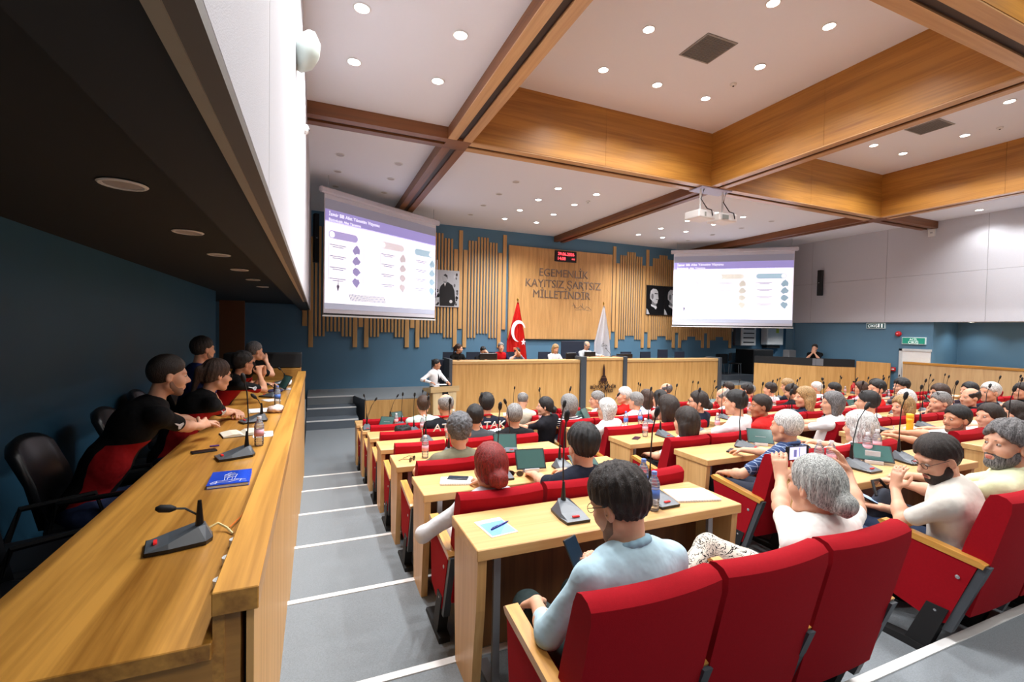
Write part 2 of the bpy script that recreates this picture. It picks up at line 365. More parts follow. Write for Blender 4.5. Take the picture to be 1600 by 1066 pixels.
sg.tube(pts, .008, 5); sg.tube([(.5, 0, -.86), (.8, 0, -.83), (1.15, 0, -.88)], .006, 5); sg.tube([(.42, 0, -.6), (.46, 0, -.8)], .008, 5); sg.tube([(.8, 0, -.6), (.78, 0, -.78)], .008, 5)
sg.build('signature', MOT, mt)
# portraits (flat prints)
def portrait(x0, x1, z0, z1, label, kind):
    w_, h_ = x1-x0, z1-z0
    p = empty('framed_photo', ((x0+x1)/2, 15.04, (z0+z1)/2), label, 'photo', 'black and white portraits')
    MB().box(-w_/2, w_/2, -.03, 0, -h_/2, h_/2, .004).build('board', mat('print_%s' % kind, (196, 198, 204) if kind == 'a' else (12, 12, 16), .5), p)
    def blob(nm, c, pts, lay=1):
        bm = MB(); bm.prism([(a*w_/2, b*h_/2) for a, b in pts], 1, -.03-.0015*lay-.002, -.031-.0015*(lay-1)); bm.build(nm, mat('print_tone_%d' % c, (c, c, c+4), .5), p)
    def ell(cx, cy, rx, ry, n=16, a0=0): return [(cx+rx*math.cos(a0+2*math.pi*k/n), cy+ry*math.sin(a0+2*math.pi*k/n)) for k in range(n)]
    if kind == 'a':
        random.seed(3)
        for k in range(26):
            cx = random.choice([random.uniform(.45, .9), random.uniform(-.95, -.6)]) if k < 20 else random.uniform(.3, .9); cy = random.uniform(-.9, .85 if cx > 0 else -.05)
            blob('crowd_tone', random.choice((24, 60, 110, 215)), ell(cx, cy, random.uniform(.05, .1), random.uniform(.05, .12), 8), 1)
        blob('suit', 16, [(-.5, -.95), (-.55, -.1), (-.45, .12), (-.2, .3), (.1, .36), (.45, .2), (.62, -.1), (.7, -.7), (.6, -.95)], 2)
        blob('collar', 225, [(-.22, .34), (0, .36), (-.12, .1)], 3); blob('neck', 150, [(-.22, .5), (0, .5), (0, .3), (-.22, .3)], 3)
        blob('head', 190, ell(-.14, .58, .18, .2), 4); blob('hair', 50, [(-.26, .72), (-.1, .8), (.06, .72), (.07, .5), (0, .62), (-.2, .7)], 5)
        blob('hand', 220, ell(.35, -.7, .12, .09, 10), 4)
    else:
        blob('collar', 225, [(-.5, -.28), (-.15, -.3), (.15, -.4), (.2, -.5), (.05, -.62), (-.1, -.5), (-.45, -.4)], 2)
        blob('neck', 130, [(-.4, .0), (.15, -.1), (.1, -.4), (-.38, -.3)], 3)
        blob('head', 205, [(-.62, .35), (-.55, .62), (-.3, .78), (.1, .75), (.28, .6), (.3, .35), (.36, .12), (.28, .0), (.22, -.2), (-.05, -.22), (-.35, -.05), (-.6, .1)], 4)
        blob('brow', 60, [(-.1, .5), (.25, .48), (.25, .42), (-.1, .42)], 5); blob('mouth', 80, [(.05, .08), (.3, .08), (.3, .03), (.05, .03)], 5); blob('cheek', 120, ell(-.35, .25, .14, .2, 10), 5)
        blob('lapel', 200, [(-.98, -.95), (-.98, -.55), (-.8, -.7), (-.62, -.95)], 2)
portrait(3.53, 4.41, 3.28, 4.49, 'black and white photo of a standing man in dark suit beside left screen', 'a')
portrait(12.17, 13.05, 3.26, 4.45, 'black and white photo of a man in bow tie beside right screen', 'b')
p3 = portrait(13.07, 13.95, 3.26, 4.45, 'dark photo mostly hidden behind the right screen', 'b')
# screens
def screen(A, B, label, sid):
    A = Vector(A); B = Vector(B); d = (B-A); L = d.length; ang = math.atan2(d.y, d.x)
    r = empty('projection_screen', (A.x, A.y, 2.83), label, 'screen', None, ang)
    H = 2.72
    MB().box(-.12, L+.12, -.07, .05, H+.02, H+.16, .03).build('roller_case', mat('case_white', (214, 210, 218), .4), r)
    MB().box(0, L, -.004, .004, -.02, H+.03).build('fabric', mat('screen_white', (225, 225, 235), .8), r)
    MB().box(.0, L, -.006, .006, .0, .04).build('black_border', BLACKM, r); MB().box(-.03, L+.03, -.015, .015, -.04, -.005, .005).build('bottom_bar', PLW, r)
    for xx in (.1, L-.1): MB().tube([(xx, 0, H+.15), (xx, 0, 3.172)], .008, 6).build('hanger_rod', METAL, r)
    def E(n, c, e): return mat('slide_'+n, c, .6, emis=e, var=0)
    y = -.007
    def q(x0, x1, z0, z1, m, nm, lay=0): MB().box(x0*L, x1*L, y-.001*(lay+1), y-.001*lay, z0*H, z1*H).build(nm, m, r)
    q(0.005, .995, .05, .97, E('grey', (150, 148, 164), .22), 'unlit_margin'); q(0.005, .995, .1, .79, E('white', (244, 242, 255), .70), 'slide', 1)
    q(0.005, .995, .78, .885, E('lilac', (160, 150, 212), .5), 'title_band', 1); q(.005, .995, .05, .1, E('low', (185, 190, 210), .3), 'lower_margin', 1)
    TW = E('text', (250, 248, 255), .85); TG = E('textg', (165, 160, 190), .35)
    yt = y-.004
    text('İzmir BB Afet Yönetim Vizyonu', .115*L/3.7, TW, r, (.03*L, yt, .835*H), (math.pi/2, 0, 0), 'slide_title', .0006, 'LEFT', .0)
    text('Bütünleşik Afet Yönetimi', .088*L/3.7, TW, r, (.03*L, yt, .792*H), (math.pi/2, 0, 0), 'slide_subtitle', .0006, 'LEFT')
    def pill(x0, x1, z, c, nm):
        n = 10; h_ = .033*H; a, b = x0*L+h_, x1*L-h_; zz = z*H
        P = [(a+h_*math.cos(math.pi/2+math.pi*k/n), zz+h_*math.sin(math.pi/2+math.pi*k/n)) for k in range(n+1)]+[(b+h_*math.cos(-math.pi/2+math.pi*k/n), zz+h_*math.sin(-math.pi/2+math.pi*k/n)) for k in range(n+1)]
        MB().prism(P, 1, yt, yt+.001).build('heading_pill', E(nm, c, .5), r)
        e = a if nm != 'teal' else b
        MB().prism([(e+h_*.8*math.cos(2*math.pi*k/14), zz+h_*.8*math.sin(2*math.pi*k/14)) for k in range(14)], 1, yt-.001, yt).build('pill_icon', TW, r)
    cols = [(.03, .25, (182, 172, 225), 'lav'), (.44, .66, (232, 222, 228), 'pink'), (.77, .97, (178, 208, 226), 'teal')]
    if sid == 2: cols = [(.05, .21, (228, 222, 235), 'lav2'), (.38, .6, (238, 236, 226), 'pink2'), (.7, .94, (140, 196, 212), 'teal')]
    for (a, b, c, nm) in cols:
        pill(a, b, .68, c, nm)
        q(a, b+.05, .25, .252, E('line', (222, 216, 236), .5), 'card_outline', 2); q(a, a+.003, .25, .64, E('line', 0, 0), 'card_outline', 2); q(b+.047, b+.05, .25, .64, E('line', 0, 0), 'card_outline', 2)
        for k in range(4):
            z = .58-k*.095
            q(a+.01, a+.13, z+.012, z+.018, TG, 'text_line', 2); q(a+.03, a+.11, z-.004, z+.002, TG, 'text_line', 2)
            P = [((b-.01)*L+(.035+.01*math.sin(j*2.7+k))*L*math.cos(j/9*2*math.pi)*.8, z*H+(.035+.01*math.cos(j*3.1+k))*L*.8*math.sin(j/9*2*math.pi)) for j in range(9)]
            MB().prism(P, 1, yt, yt+.001).build('icon', E('icon_'+nm, tuple(max(0, v-12) for v in c), .4), r)
    if sid == 1:
        st = MB()
        for k in range(26): st.prism([((.2+k*.0115)*L, .13*H), ((.2+k*.0115+.004)*L, .13*H), ((.2+k*.0115-.012)*L, .19*H), ((.2+k*.0115-.016)*L, .19*H)][::-1], 1, yt, yt+.001)
        st.build('hatched_band', E('hatch', (120, 118, 135), .2), r)
    q(.48, .9, .13, .175, E('band', (228, 226, 238), .62), 'footer_band', 2)
    lg = MB().prism([(.1*L, .2*H), (.09*L, .25*H), (.0985*L, .26*H), (.101*L, .32*H), (.1035*L, .26*H), (.112*L, .25*H)], 1, yt, yt+.001); lg.build('tower_logo', E('logo', (120, 115, 140), .15), r)
    return r
screen((.155, 11.37), (3.2, 13.4), 'large pull-down projection screen hanging at the left with a lilac slide', 1)
screen((12.6, 14.0), (15.75, 11.4), 'large pull-down projection screen hanging at the right with a lilac slide', 2)
def line_speaker(x, y, z, h, rz, label):
    r = empty('column_speaker', (x, y, z), label, 'speaker', None, rz)
    MB().box(-.07, .07, -.09, .06, -h/2, h/2, .012).build('cabinet', BLACK, r); MB().box(-.06, .06, -.094, -.089, -h/2+.02, h/2-.02).build('grille', BLACKM, r)
    MB().box(-.015, .015, .06, .14, -.05, .05).build('bracket', BLACK, r); MB().box(-.02, .02, -.096, -.093, -.01, .01).build('badge', METAL, r)
line_speaker(-.02, 14.6, 5.1, 1.4, .3, 'tall black column speaker left of the left screen')
line_speaker(16.8, 11.14, 4.46, .92, -math.pi/2, 'slim black column speaker on the grey right wall')
# ------------------------------------------------------------------ STAGE
st_ = MB()
st_.prism([(.98, 13.5), (1.2, 12.65), (16.0, 12.65), (16.0, 15.1), (-.2, 15.1), (-.2, 13.5)], 2, .02, .655)
struct('floor_stage', st_, CARPET)
struct('baseboard_stage_front', MB().box(1.2, 3.45, 12.615, 12.65, .02, .63).box(13.4, 15.0, 12.615, 12.65, .02, .63), WS_Z)
struct('trim_60', MB().prism([(.98, 13.5), (1.2, 12.63), (1.19, 12.62), (.96, 13.5)], 2, .02, .64), DARKG)
for k, (ya, yb, z) in enumerate(((12.25, 12.87, .235), (12.87, 13.5, .445))):
    s_ = MB().box(-.2, 1.02-.02*k, ya, yb+.01 if k else 13.5, .02 if k == 0 else .236, z)
    struct('floor_stage_step_%d' % (k+1), s_, CARPET2)
for k, (y, z) in enumerate(((12.25, .235), (12.87, .445), (13.5, .655))):
    struct('trim_%d' % (61+k), MB().box(-.195, 1., y-.008, y+.05, z-.02, z+.005), STRIP)
struct('floor_stage_right_step', MB().box(15.4, 20.4, 13.9, 15.1, .02 if 0 else .0, .86), CARPET2)
def desk_section(x0, x1, zt, yf, label, logo=False):
    r = empty('council_bench', ((x0+x1)/2, yf, .02), label, 'desk', 'stage bench sections'); a, b = x0-(x0+x1)/2, x1-(x0+x1)/2
    MB().box(a, b, 0, .04, 0, zt-.02-.09).build('front_panel', WS_Z, r)
    MB().box(a, b, -.02, .5, zt-.02-.09, zt-.02, .008).build('top', wood('bench_top', HL, HD, 0, .35, 12), r)
    MB().box(a, b, .1, .62, zt-.02-.32, zt-.02-.28).build('desk_shelf', W_X, r)
    return r
desk_section(3.5, 7.62, 1.66, 12.5, 'long left section of the oak stage bench with seated officials behind')
cb = desk_section(7.83, 9.22, 1.73, 12.46, 'raised centre section of the stage bench with a dark tower logo', True)
desk_section(9.38, 13.4, 1.66, 12.5, 'long right section of the oak stage bench with empty chairs behind')
for k, (x0, x1, zt, lb) in enumerate(((3.4, 3.49, 1.72, 'leftmost'), (7.63, 7.82, 1.76, 'left of the logo section'), (9.23, 9.37, 1.76, 'right of the logo section'), (13.41, 13.52, 1.7, 'rightmost'))):
    p = MB().box(x0, x1, 12.42, 13.1, .02, zt, .006).build('bench_divider', DARKG); tag(p, 'dark grey upright divider of the stage bench, '+lb, 'divider', 'stage bench dividers')
LG = mat('logo_dark', (44, 14, 12), .5)
lgm = MB()
def tri(p): lgm.prism(p, 1, -.052, -.028)
cx = -.06
tri([(cx-.035, 1.3), (cx-.03, 1.36), (cx, 1.5), (cx+.03, 1.36), (cx+.035, 1.3)]); lgm.box(cx-.035, cx+.035, -.05, -.03, 1.12, 1.3)
tri([(cx-.09, 1.08), (cx-.05, 1.14), (cx+.05, 1.14), (cx+.09, 1.08)]); tri([(cx-.13, .98), (cx-.09, 1.07), (cx+.09, 1.07), (cx+.13, .98)])
for k in range(3): lgm.box(cx-.12+k*.02, cx+.12-k*.02, -.05, -.03, .955+k*.042, .975+k*.042)
lgm.build('tower_logo', LG, cb)
text('İZMİR', .13, LG, cb, (cx, -.03, .86), (math.pi/2, 0, 0), 'lettering', .008); text('BÜYÜKŞEHİR', .16, LG, cb, (cx, -.03, .72), (math.pi/2, 0, 0), 'lettering', .008, bold=0); text('BELEDİYESİ', .14, LG, cb, (cx, -.03, .59), (math.pi/2, 0, 0), 'lettering', .008)
def office_chair(x, y, z, rz, label, h=.74, m=NAVY):
    r = empty('office_chair', (x, y, z), label, 'chair', 'dark office chairs', rz)
    MB().box(-.24, .24, -.23, .23, .42, .5, .03, seg=2).build('seat', m, r)
    MB().prism([(-.235, .55), (-.22, h+.45), (.22, h+.45), (.235, .55)], 1, .19, .24).build('backrest', m, r)
    MB().tube([(0, 0, .08), (0, 0, .42)], .025).build('gas_lift', BLACK, r)
    for a in range(5):
        MB().tube([(0, 0, .09), (.26*math.cos(a*1.257), .26*math.sin(a*1.257), .05)], .018, 6).build('leg', BLACK, r)
    for s in (-1, 1): MB().box(s*.27-.025, s*.27+.025, -.15, .12, .64, .67, .01).tube([(s*.27, .05, .65), (s*.26, .05, .46)], .013, 6).build('armrest', BLACK, r)
    return r
SF = .655
for k, x in enumerate((10.3, 11.17, 11.97, 12.78)):
    office_chair(x, 13.55, SF+(.08 if k == 2 else 0), 0, 'empty dark blue office chair behind the right stage bench, %s from the logo section' % ORD[k])
for x, nm in ((3.8, 'the woman in black'), (4.55, 'the man leaning over his monitor'), (5.1, 'the man in the red vest'), (5.85, 'the man covering his face'), (7.05, 'the curly-haired woman in white'), (8.45, 'the chairman in the grey shirt')):
    office_chair(x, 13.62, SF, 0, 'dark blue office chair behind '+nm)
tp = tag(MB().box(7.9, 9.05, 14.2, 14.26, SF, 2.2, .01).build('backrest_screen', NAVY), 'dark blue high-backed panel behind the centre of the stage', 'panel')
def monitor(x, y, z, rz, label, w_=.5, h_=.3):
    r = empty('monitor', (x, y, z), label, 'monitor', None, rz)
    MB().box(-w_/2, w_/2, -.02, .02, .06, .06+h_, .01).build('display', BLACK, r); MB().box(-.1, .1, -.08, .08, 0, .015, .004).tube([(0, .0, .01), (0, .01, .1)], .02).build('stand', BLACK, r)
monitor(4.7, 12.85, 1.6, .0, 'black monitor in front of the man leaning his head', .55, .2)
monitor(8.2, 12.85, 1.68, 0, 'black monitor in front of the chairman', .42, .16)
monitor(9.9-.3, 12.9, 1.62, 0, 'low dark monitor right of the logo section', .65, .14)
monitor(7.5, 12.85, 1.6, .1, 'dark monitor left of the chairman', .4, .2)
def mic_simple(x, y, z, rz, h, label, group, lean=.1):
    r = empty('gooseneck_microphone', (x, y, z), label, 'microphone', group, rz)
    MB().prism([(-.04, 0), (.04, 0), (.03, .03), (-.03, .03)], 1, -.05, .05).build('base', BLACK, r)
    MB().tube([(0, 0, .03), (lean*.2, 0, h*.5), (lean*.8, 0, h*.95)], .006, 6).build('gooseneck', BLACK, r); MB().sph((lean*.8, 0, h), .018, (1, 1, 1.6)).build('mic_head', BLACK, r, smooth=True)
mic_simple(8.95, 12.75, 1.71, 0, .3, 'gooseneck microphone on the chairman bench', 'stage microphones', -.25)
mic_simple(3.75, 12.75, 1.64, 0, .25, 'gooseneck microphone on the left end of the stage bench', 'stage microphones', .1)
# flags
def flag(x, y, m, label, kind):
    r = empty('flag_on_pole', (x, y, SF), label, 'flag', 'stage flags')
    MB().lathe([(.2, 0), (.2, .04), (.05, .08)], n=16).tube([(0, 0, .05), (0, 0, 2.85)], .016).build('pole', GOLD, r)
    MB().sph((0, 0, 2.92), .03, (1, 1, 2)).build('finial', GOLD, r, smooth=True)
    bm = bmesh.new(); nu, nv = 26, 24; g = []
    for j in range(nv+1):
        t = j/nv; row = []
        z = 2.82-t*2.0; wl = -.03-.38*min(1, t*1.5); wr = .03+.36*t
        if kind: wl = -.03-.4*min(1, t*1.5); wr = .03+.33*t
        for i_ in range(nu+1):
            u = i_/nu; x_ = wl+(wr-wl)*u
            zb = z-(0 if t < .6 else (t-.6)*1.0*(u-.35))
            row.append(bm.verts.new((x_, -.07*math.sin(u*13+t*2)*min(1, t*2)-.02, zb)))
        g.append(row)
    for j in range(nv):
        for i_ in range(nu): bm.faces.new((g[j][i_], g[j+1][i_], g[j+1][i_+1], g[j][i_+1]))
    bmesh.ops.solidify(bm, geom=bm.faces[:], thickness=.006)
    me = bpy.data.meshes.new('cloth'); bm.to_mesh(me); bm.free(); me.polygons.foreach_set('use_smooth', [True]*len(me.polygons)); me.materials.append(m)
    o = bpy.data.objects.new('cloth', me); COL.objects.link(o); o.parent = r
    return r
FR = mat('flag_red', (240, 44, 34), .7); f1 = flag(6.2, 14.2, FR, 'red national flag with white crescent and star beside the man covering his face', 0)
WF = mat('flag_white', (240, 240, 245), .7)
def arcpoly(cx, cz, r, n=28): return [(cx+r*math.cos(2*math.pi*k/n), cz+r*math.sin(2*math.pi*k/n)) for k in range(n)]
cr = MB(); O = [(.0+.26*math.cos(a), 1.87+.36*math.sin(a)) for a in [math.radians(20+k*12.5) for k in range(21)]]; I = [(.045+.2*math.cos(a), 1.82+.3*math.sin(a)) for a in [math.radians(28+k*11.6) for k in range(21)]]
for k in range(20): cr.prism([O[k], O[k+1], I[k+1], I[k]], 1, -.1, -.095)
cr.build('crescent', WF, f1)
sr = MB(); P = [(.19+(.09 if k % 2 == 0 else .038)*math.sin(k*math.pi/5), 1.5+(.12 if k % 2 == 0 else .05)*math.cos(k*math.pi/5)) for k in range(10)]
for k in range(10): sr.prism([(.19, 1.5), P[k], P[(k+1) % 10]], 1, -.1, -.095)
sr.build('star', WF, f1)
f2 = flag(9.6, 14.2, WF, 'white flag with a small grey emblem right of the chairman', 1)
MB().prism([(-.1, 1.45), (-.06, 1.47), (-.05, 1.58), (-.04, 1.47), (0, 1.45)], 1, -.1, -.095).build('emblem', DARKG, f2); text('İZMİR', .09, DARKG, f2, (0, -.1, 1.36), (math.pi/2, 0, 0), 'lettering', .002)
# lectern
lc = empty('lectern', (2.98, 11.28, .02), 'oak lectern on the hall floor before the standing speaker', 'lectern', None, math.radians(12))
lc.scale = (.8, .8, .97)
MB().prism([(-.38, 0), (.34, 0), (.40, 1.0), (-.42, 1.0)], 1, -.03, .0).build('front_panel', wood('lectern_pale', (222, 196, 150), (196, 164, 112), 2, .5, 10), lc)
for s in (-1, 1): MB().prism([(-.0, 0), (.5, 0), (.45, 1.0), (-.0, 1.0)], 0, s*.38-.02, s*.38+.02).build('side_panel', WS_Z, lc)
MB().prism([(-.06, .99), (.56, .99+.0), (.56, 1.06), (-.06, 1.14)], 0, -.5, .48).build('top', wood('lectern_top', (206, 176, 128), (176, 142, 92), 0, .45, 10), lc)
MB().tube([(.1, .1, 1.12), (.2, .15, 1.3), (.25, .3, 1.32)], .007, 6).build('gooseneck', BLACK, lc); MB().box(-.1, .1, -.035, -.03, .85, .99).build('dark_emblem', BLACKM, lc)
tag(MB().box(2.85, 3.1, 11.5, 11.7, 1.125, 1.13).build('paper', PAPER), 'white sheet on the lectern top', 'paper')
# ------------------------------------------------------------------ RIGHT SIDE: booth, cabinets, door, signs, counters
bt = empty('control_booth', (15.8, 11.2, .02), 'angled oak control booth at the right with black ledge', 'booth')
def wall_seg(nm, ax, ay, bx, by, z0, z1, m, th=.05, par=bt, off=(15.8, 11.2, .02)):
    a = Vector((ax-off[0], ay-off[1])); b = Vector((bx-off[0], by-off[1])); d = (b-a); n = Vector((-d.y, d.x)).normalized()*th
    P = [a, b, b+n, a+n]
    return MB().prism([(p.x, p.y) for p in P], 2, z0-off[2], z1-off[2]).build(nm, m, par)
wall_seg('front_panel', 15.05, 12.35, 15.9, 10.6, .02, 1.5, WS_Z); wall_seg('side_panel', 15.9, 10.6, 16.85, 9.88, .02, 1.5, WS_Z)
wall_seg('black_ledge', 15.07, 12.36, 15.92, 10.62, 1.5, 1.76, BLACKM, .3); wall_seg('black_ledge', 15.92, 10.62, 16.83, 9.9, 1.5, 1.76, BLACKM, .3); wall_seg('grey_end', 15.86, 10.7, 16.05, 10.45, 1.52, 1.76, mat('end_grey', (110, 112, 116), .5), .02)
pn = tag(MB().box(16.82, 16.88, 8.86, 9.85, .02, 1.72, .004).build('low_partition', WS_Z), 'low oak partition between the control booth and the door', 'partition')
ca = empty('wall_cabinet', (17.4, 15.0, 2.05), 'white electrical cabinet with breaker rows below the right screen', 'cabinet')
MB().box(-.1, .8, -.12, .05, 0, .95, .01).build('case', PLW, ca)
for k in range(4): MB().box(.02, .68, -.128, -.12, .12+k*.2, .17+k*.2).build('breaker_row', BLACK, ca)
MB().box(-.42, -.12, -.1, .05, 0, .95, .01).build('open_door', DARKG, ca)
cb2 = empty('boiler', (19.0, 15.0, 2.08), 'white wall-mounted heating unit right of the electrical cabinet', 'heater')
MB().box(-.3, .75, -.3, .05, 0, .95, .03).build('case', PLW, cb2); MB().box(.25, .42, -.31, -.3, .55, .75).build('yellow_label', mat('yellow_label', (215, 225, 90), .6), cb2); MB().box(-.2, .65, -.2, .03, -.14, 0).build('pipe_cover', BLACKM, cb2)
tag(MB().box(17.0, 18.2, 14.0, 14.9, .86, 1.9, .01).build('equipment_rack', BLACKM), 'black equipment rack behind the booth', 'cabinet')
th = empty('thermostat', (17.05, 15.1, 2.72), 'small thermostat on the blue wall by the last slats', 'thermostat'); MB().box(-.07, .07, -.03, 0, -.07, .07, .008).build('case', PLW, th); MB().box(-.035, .035, -.033, -.03, -.03, .03).build('display', BLACK, th)
cs = empty('stacked_chair', (16.3, 14.3, .86), 'black stacking chair with chrome legs beside the rack', 'chair', None, .5)
MB().box(-.22, .22, -.22, .2, .43, .47, .01).build('seat', BLACKM, cs); MB().box(-.22, .22, .18, .21, .55, .88, .01).build('backrest', BLACKM, cs)
for a in (-.2, .2):
    for b in (-.2, .2): MB().tube([(a, b, 0), (a*.95, b*.9, .44)], .011, 6).build('leg', METAL, cs)
cs2 = empty('folded_chair', (15.7, 14.45, .86), 'black folded chairs leaning left of the stacking chair', 'chair', None, .2)
MB().box(-.3, .3, -.1, .1, .45, .85, .02).build('seat', BLACKM, cs2)
for a in (-.25, .25): MB().tube([(a, 0, 0), (a*.8, .05, .5)], .011, 6).build('leg', METAL, cs2)
tag(MB().box(16.1, 16.5, 11.75, 12.0, 1.2, 2.0, .02).build('document_camera', mat('gearg', (120, 124, 128), .5)), 'grey boxy device on the booth', 'device')
dr = tag(bpy.data.objects.new('door_1', None), kind='structure'); COL.objects.link(dr)
MB().box(16.96, 16.995, 7.88, 8.6, .9, 2.13).build('door_leaf', mat('door_white', (226, 230, 230), .5), dr)
MB().box(16.94, 17, 8.6, 8.68, .02, 2.2).box(16.94, 17, 7.86, 8.68, 2.13, 2.2).build('door_frame', mat('door_frame', (200, 205, 205), .5), dr)
GRN = mat('exit_green', (26, 140, 118), .5, emis=.25, var=0); GRD = mat('exit_dark', (24, 84, 90), .5)
def exit_sign(y0, y1, z0, z1, label, m, words, dy=0):
    r = empty('exit_sign', (16.97, (y0+y1)/2, (z0+z1)/2), label, 'sign', 'exit signs', -math.pi/2); w_ = (y1-y0)/2; h_ = (z1-z0)/2
    MB().box(-w_, w_, -.03, .03, -h_, h_, .006).build('case', mat('sign_edge', (215, 235, 235), .5), r); MB().box(-w_+.02, w_-.02, -.034, -.03, -h_+.02, h_-.02).build('face', m, r)
    TX = mat('sign_text', (235, 245, 245), .5, emis=.4)
    for k, (t, s, x, z) in enumerate(words): text(t, s, TX, r, (x, -.036, z), (math.pi/2, 0, 0), 'lettering', .002)
    return r
e1 = exit_sign(9.1, 9.65, 2.82, 3.01, 'dark green exit sign high under the grey right wall', GRD, [('ÇIKIŞ', .12, -.08, -.045)])
MB().sph((.1, -.036, .045), .02, (1, .2, 1)).box(.08, .12, -.04, -.035, -.05, .03).box(.17, .21, -.04, -.035, -.06, .06).build('running_figure', mat('sign_text', 0), e1)
e2 = exit_sign(8.0, 8.62, 2.34, 2.56, 'green exit sign right above the door', GRN, [('ACİL', .09, 0, .01), ('ÇIKIŞ', .11, 0, -.085)])
al = empty('fire_alarm_siren', (16.97, 8.72, 2.66), 'round red fire alarm siren on the blue wall', 'alarm', None, -math.pi/2); RP = mat('red_plastic', (200, 24, 30), .4)
MB().lathe([(.0, 0), (.08, 0), (.085, .03), (.07, .07), (.03, .09)], n=16).build('housing', RP, al, smooth=True).rotation_euler = (math.pi/2, 0, 0); MB().sph((0, -.09, 0), .03).build('lens', mat('lens_pink', (255, 140, 150), .2), al, smooth=True)
ab = empty('alarm_button', (16.97, 8.82, 1.53), 'small red fire alarm call point beside the low partition', 'alarm', None, -math.pi/2); MB().box(-.06, .06, -.05, 0, -.06, .06, .01).build('case', RP, ab); MB().box(-.035, .035, -.054, -.05, -.02, .02).build('label_plate', PLW, ab)
fx = empty('fire_extinguisher', (16.3, 9.6, .02), 'red fire extinguisher standing before the booth', 'extinguisher'); MB().lathe([(.07, .45), (.08, .48), (.08, .9), (.03, .97), (.02, 1.02)], n=14).build('tank', RP, fx, smooth=True); MB().box(-.05, .05, -.085, -.07, .6, .75).build('white_label', PLW, fx); MB().box(-.02, .09, -.02, .02, 1.02, 1.06).build('handle', BLACK, fx); MB().box(-.12, .12, -.1, .1, .0, .45, .01).build('stand', DARKG, fx)
rb = empty('wall_box', (16.9, 7.92, 5.68), 'small white sensor box high on the grey right wall', 'sensor', None, -math.pi/2); MB().box(-.09, .09, -.06, 0, -.11, .11, .01).build('case', PLW, rb); MB().box(-.03, .03, -.064, -.06, -.02, .02).build('lens', METAL, rb)
# counters
def counter(x_in, sgn, label):
    r = empty('gallery_counter', (x_in, 5, .9), label, 'counter', None)
    X = lambda a, b: sorted((sgn*a, sgn*b))
    y0, y1 = (-7, 3.5) if sgn > 0 else (-3.47, 3.6)
    MB().box(*X(.015, .035), y0+.03, y1, -.9 if sgn < 0 else -.88, .83).build('front_panel', WG_Z if sgn > 0 else WS_Z, r)
    MB().box(*X(0, .12), y0, y1, .83, .9, .003).build('ledge', WG_Y, r)
    MB().box(*X(.09, .12), y0+.02, y1, .5, .83).build('inner_panel', WG_Y, r)
    MB().box(*X(.12, .8), y0, min(y1, 2.8) if sgn > 0 else y1, .705, .755, .003).build('desktop', WG_Y, r)
    MB().box(*X(.12, .72), y0+.02, y0+.06, 0.0, .705).build('end_panel', WG_X, r)
    MB().box(*X(.05, .09), y0+.025, y0+.12, -.85 if sgn > 0 else 0, .83).build('end_post', WG_X, r)
    return r
g1 = counter(-.15, -1, 'long oak gallery counter with raised ledge at the left')
counter(16.8, 1, 'long oak gallery counter along the right blue wall')

# ------------------------------------------------------------------ CONFERENCE DESKS
BLK = {'left': (.69, 2.36, 7), 'second': (3.24, 5.05, 7), 'centre': (5.8, 10.9, 7), 'fourth': (11.75, 13.5, 7), 'right': (14.3, 15.9, 7)}
VIS = {'left': 1, 'second': 1, 'centre': 1, 'fourth': 3, 'right': 5}
BN = {'left': 'left block', 'second': 'second block', 'centre': 'centre block', 'fourth': 'fourth block', 'right': 'right block'}
def desk(x0, x1, k, bn):
    z = ROWZ[k]; y = DY[k]; L = x1-x0
    r = empty('conference_desk', (x0, y, z), 'oak conference desk, %s, %s row from the camera' % (BN[bn], ORD[k-1]), 'desk', 'conference desks in rows')
    MB().box(0, L, 0, .435, .705, .76, .004).build('desktop', W_X, r)
    prof = [(.02, .705), (.035, .45), (.07, .2), (.09, 0), (.36, 0), (.39, .3), (.41, .705)]
    for a in (.01, L-.055): MB().prism(prof, 0, a, a+.045).build('side_panel', W_Z, r)
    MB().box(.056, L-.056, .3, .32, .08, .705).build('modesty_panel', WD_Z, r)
    xs = [.14]+([L/2] if L < 3 else [L*.25, L*.5, L*.75])+[L-.14]
    for a in xs: MB().box(a-.018, a+.018, .1, .12, .0, .705).box(a-.03, a+.03, .08, .3, 0, .02).build('leg', METAL, r)
    return r
for bn, (x0, x1, _) in BLK.items():
    for k in range(VIS[bn], 8):
        if bn == 'centre' and k == 1: desk(5.8, 7.6, 1, bn)
        else: desk(x0+(.03*(k-1) if bn == 'second' else 0), x1+(.03*(k-1) if bn == 'second' else (.12*(k > 1) if bn == 'left' else 0)), k, bn)
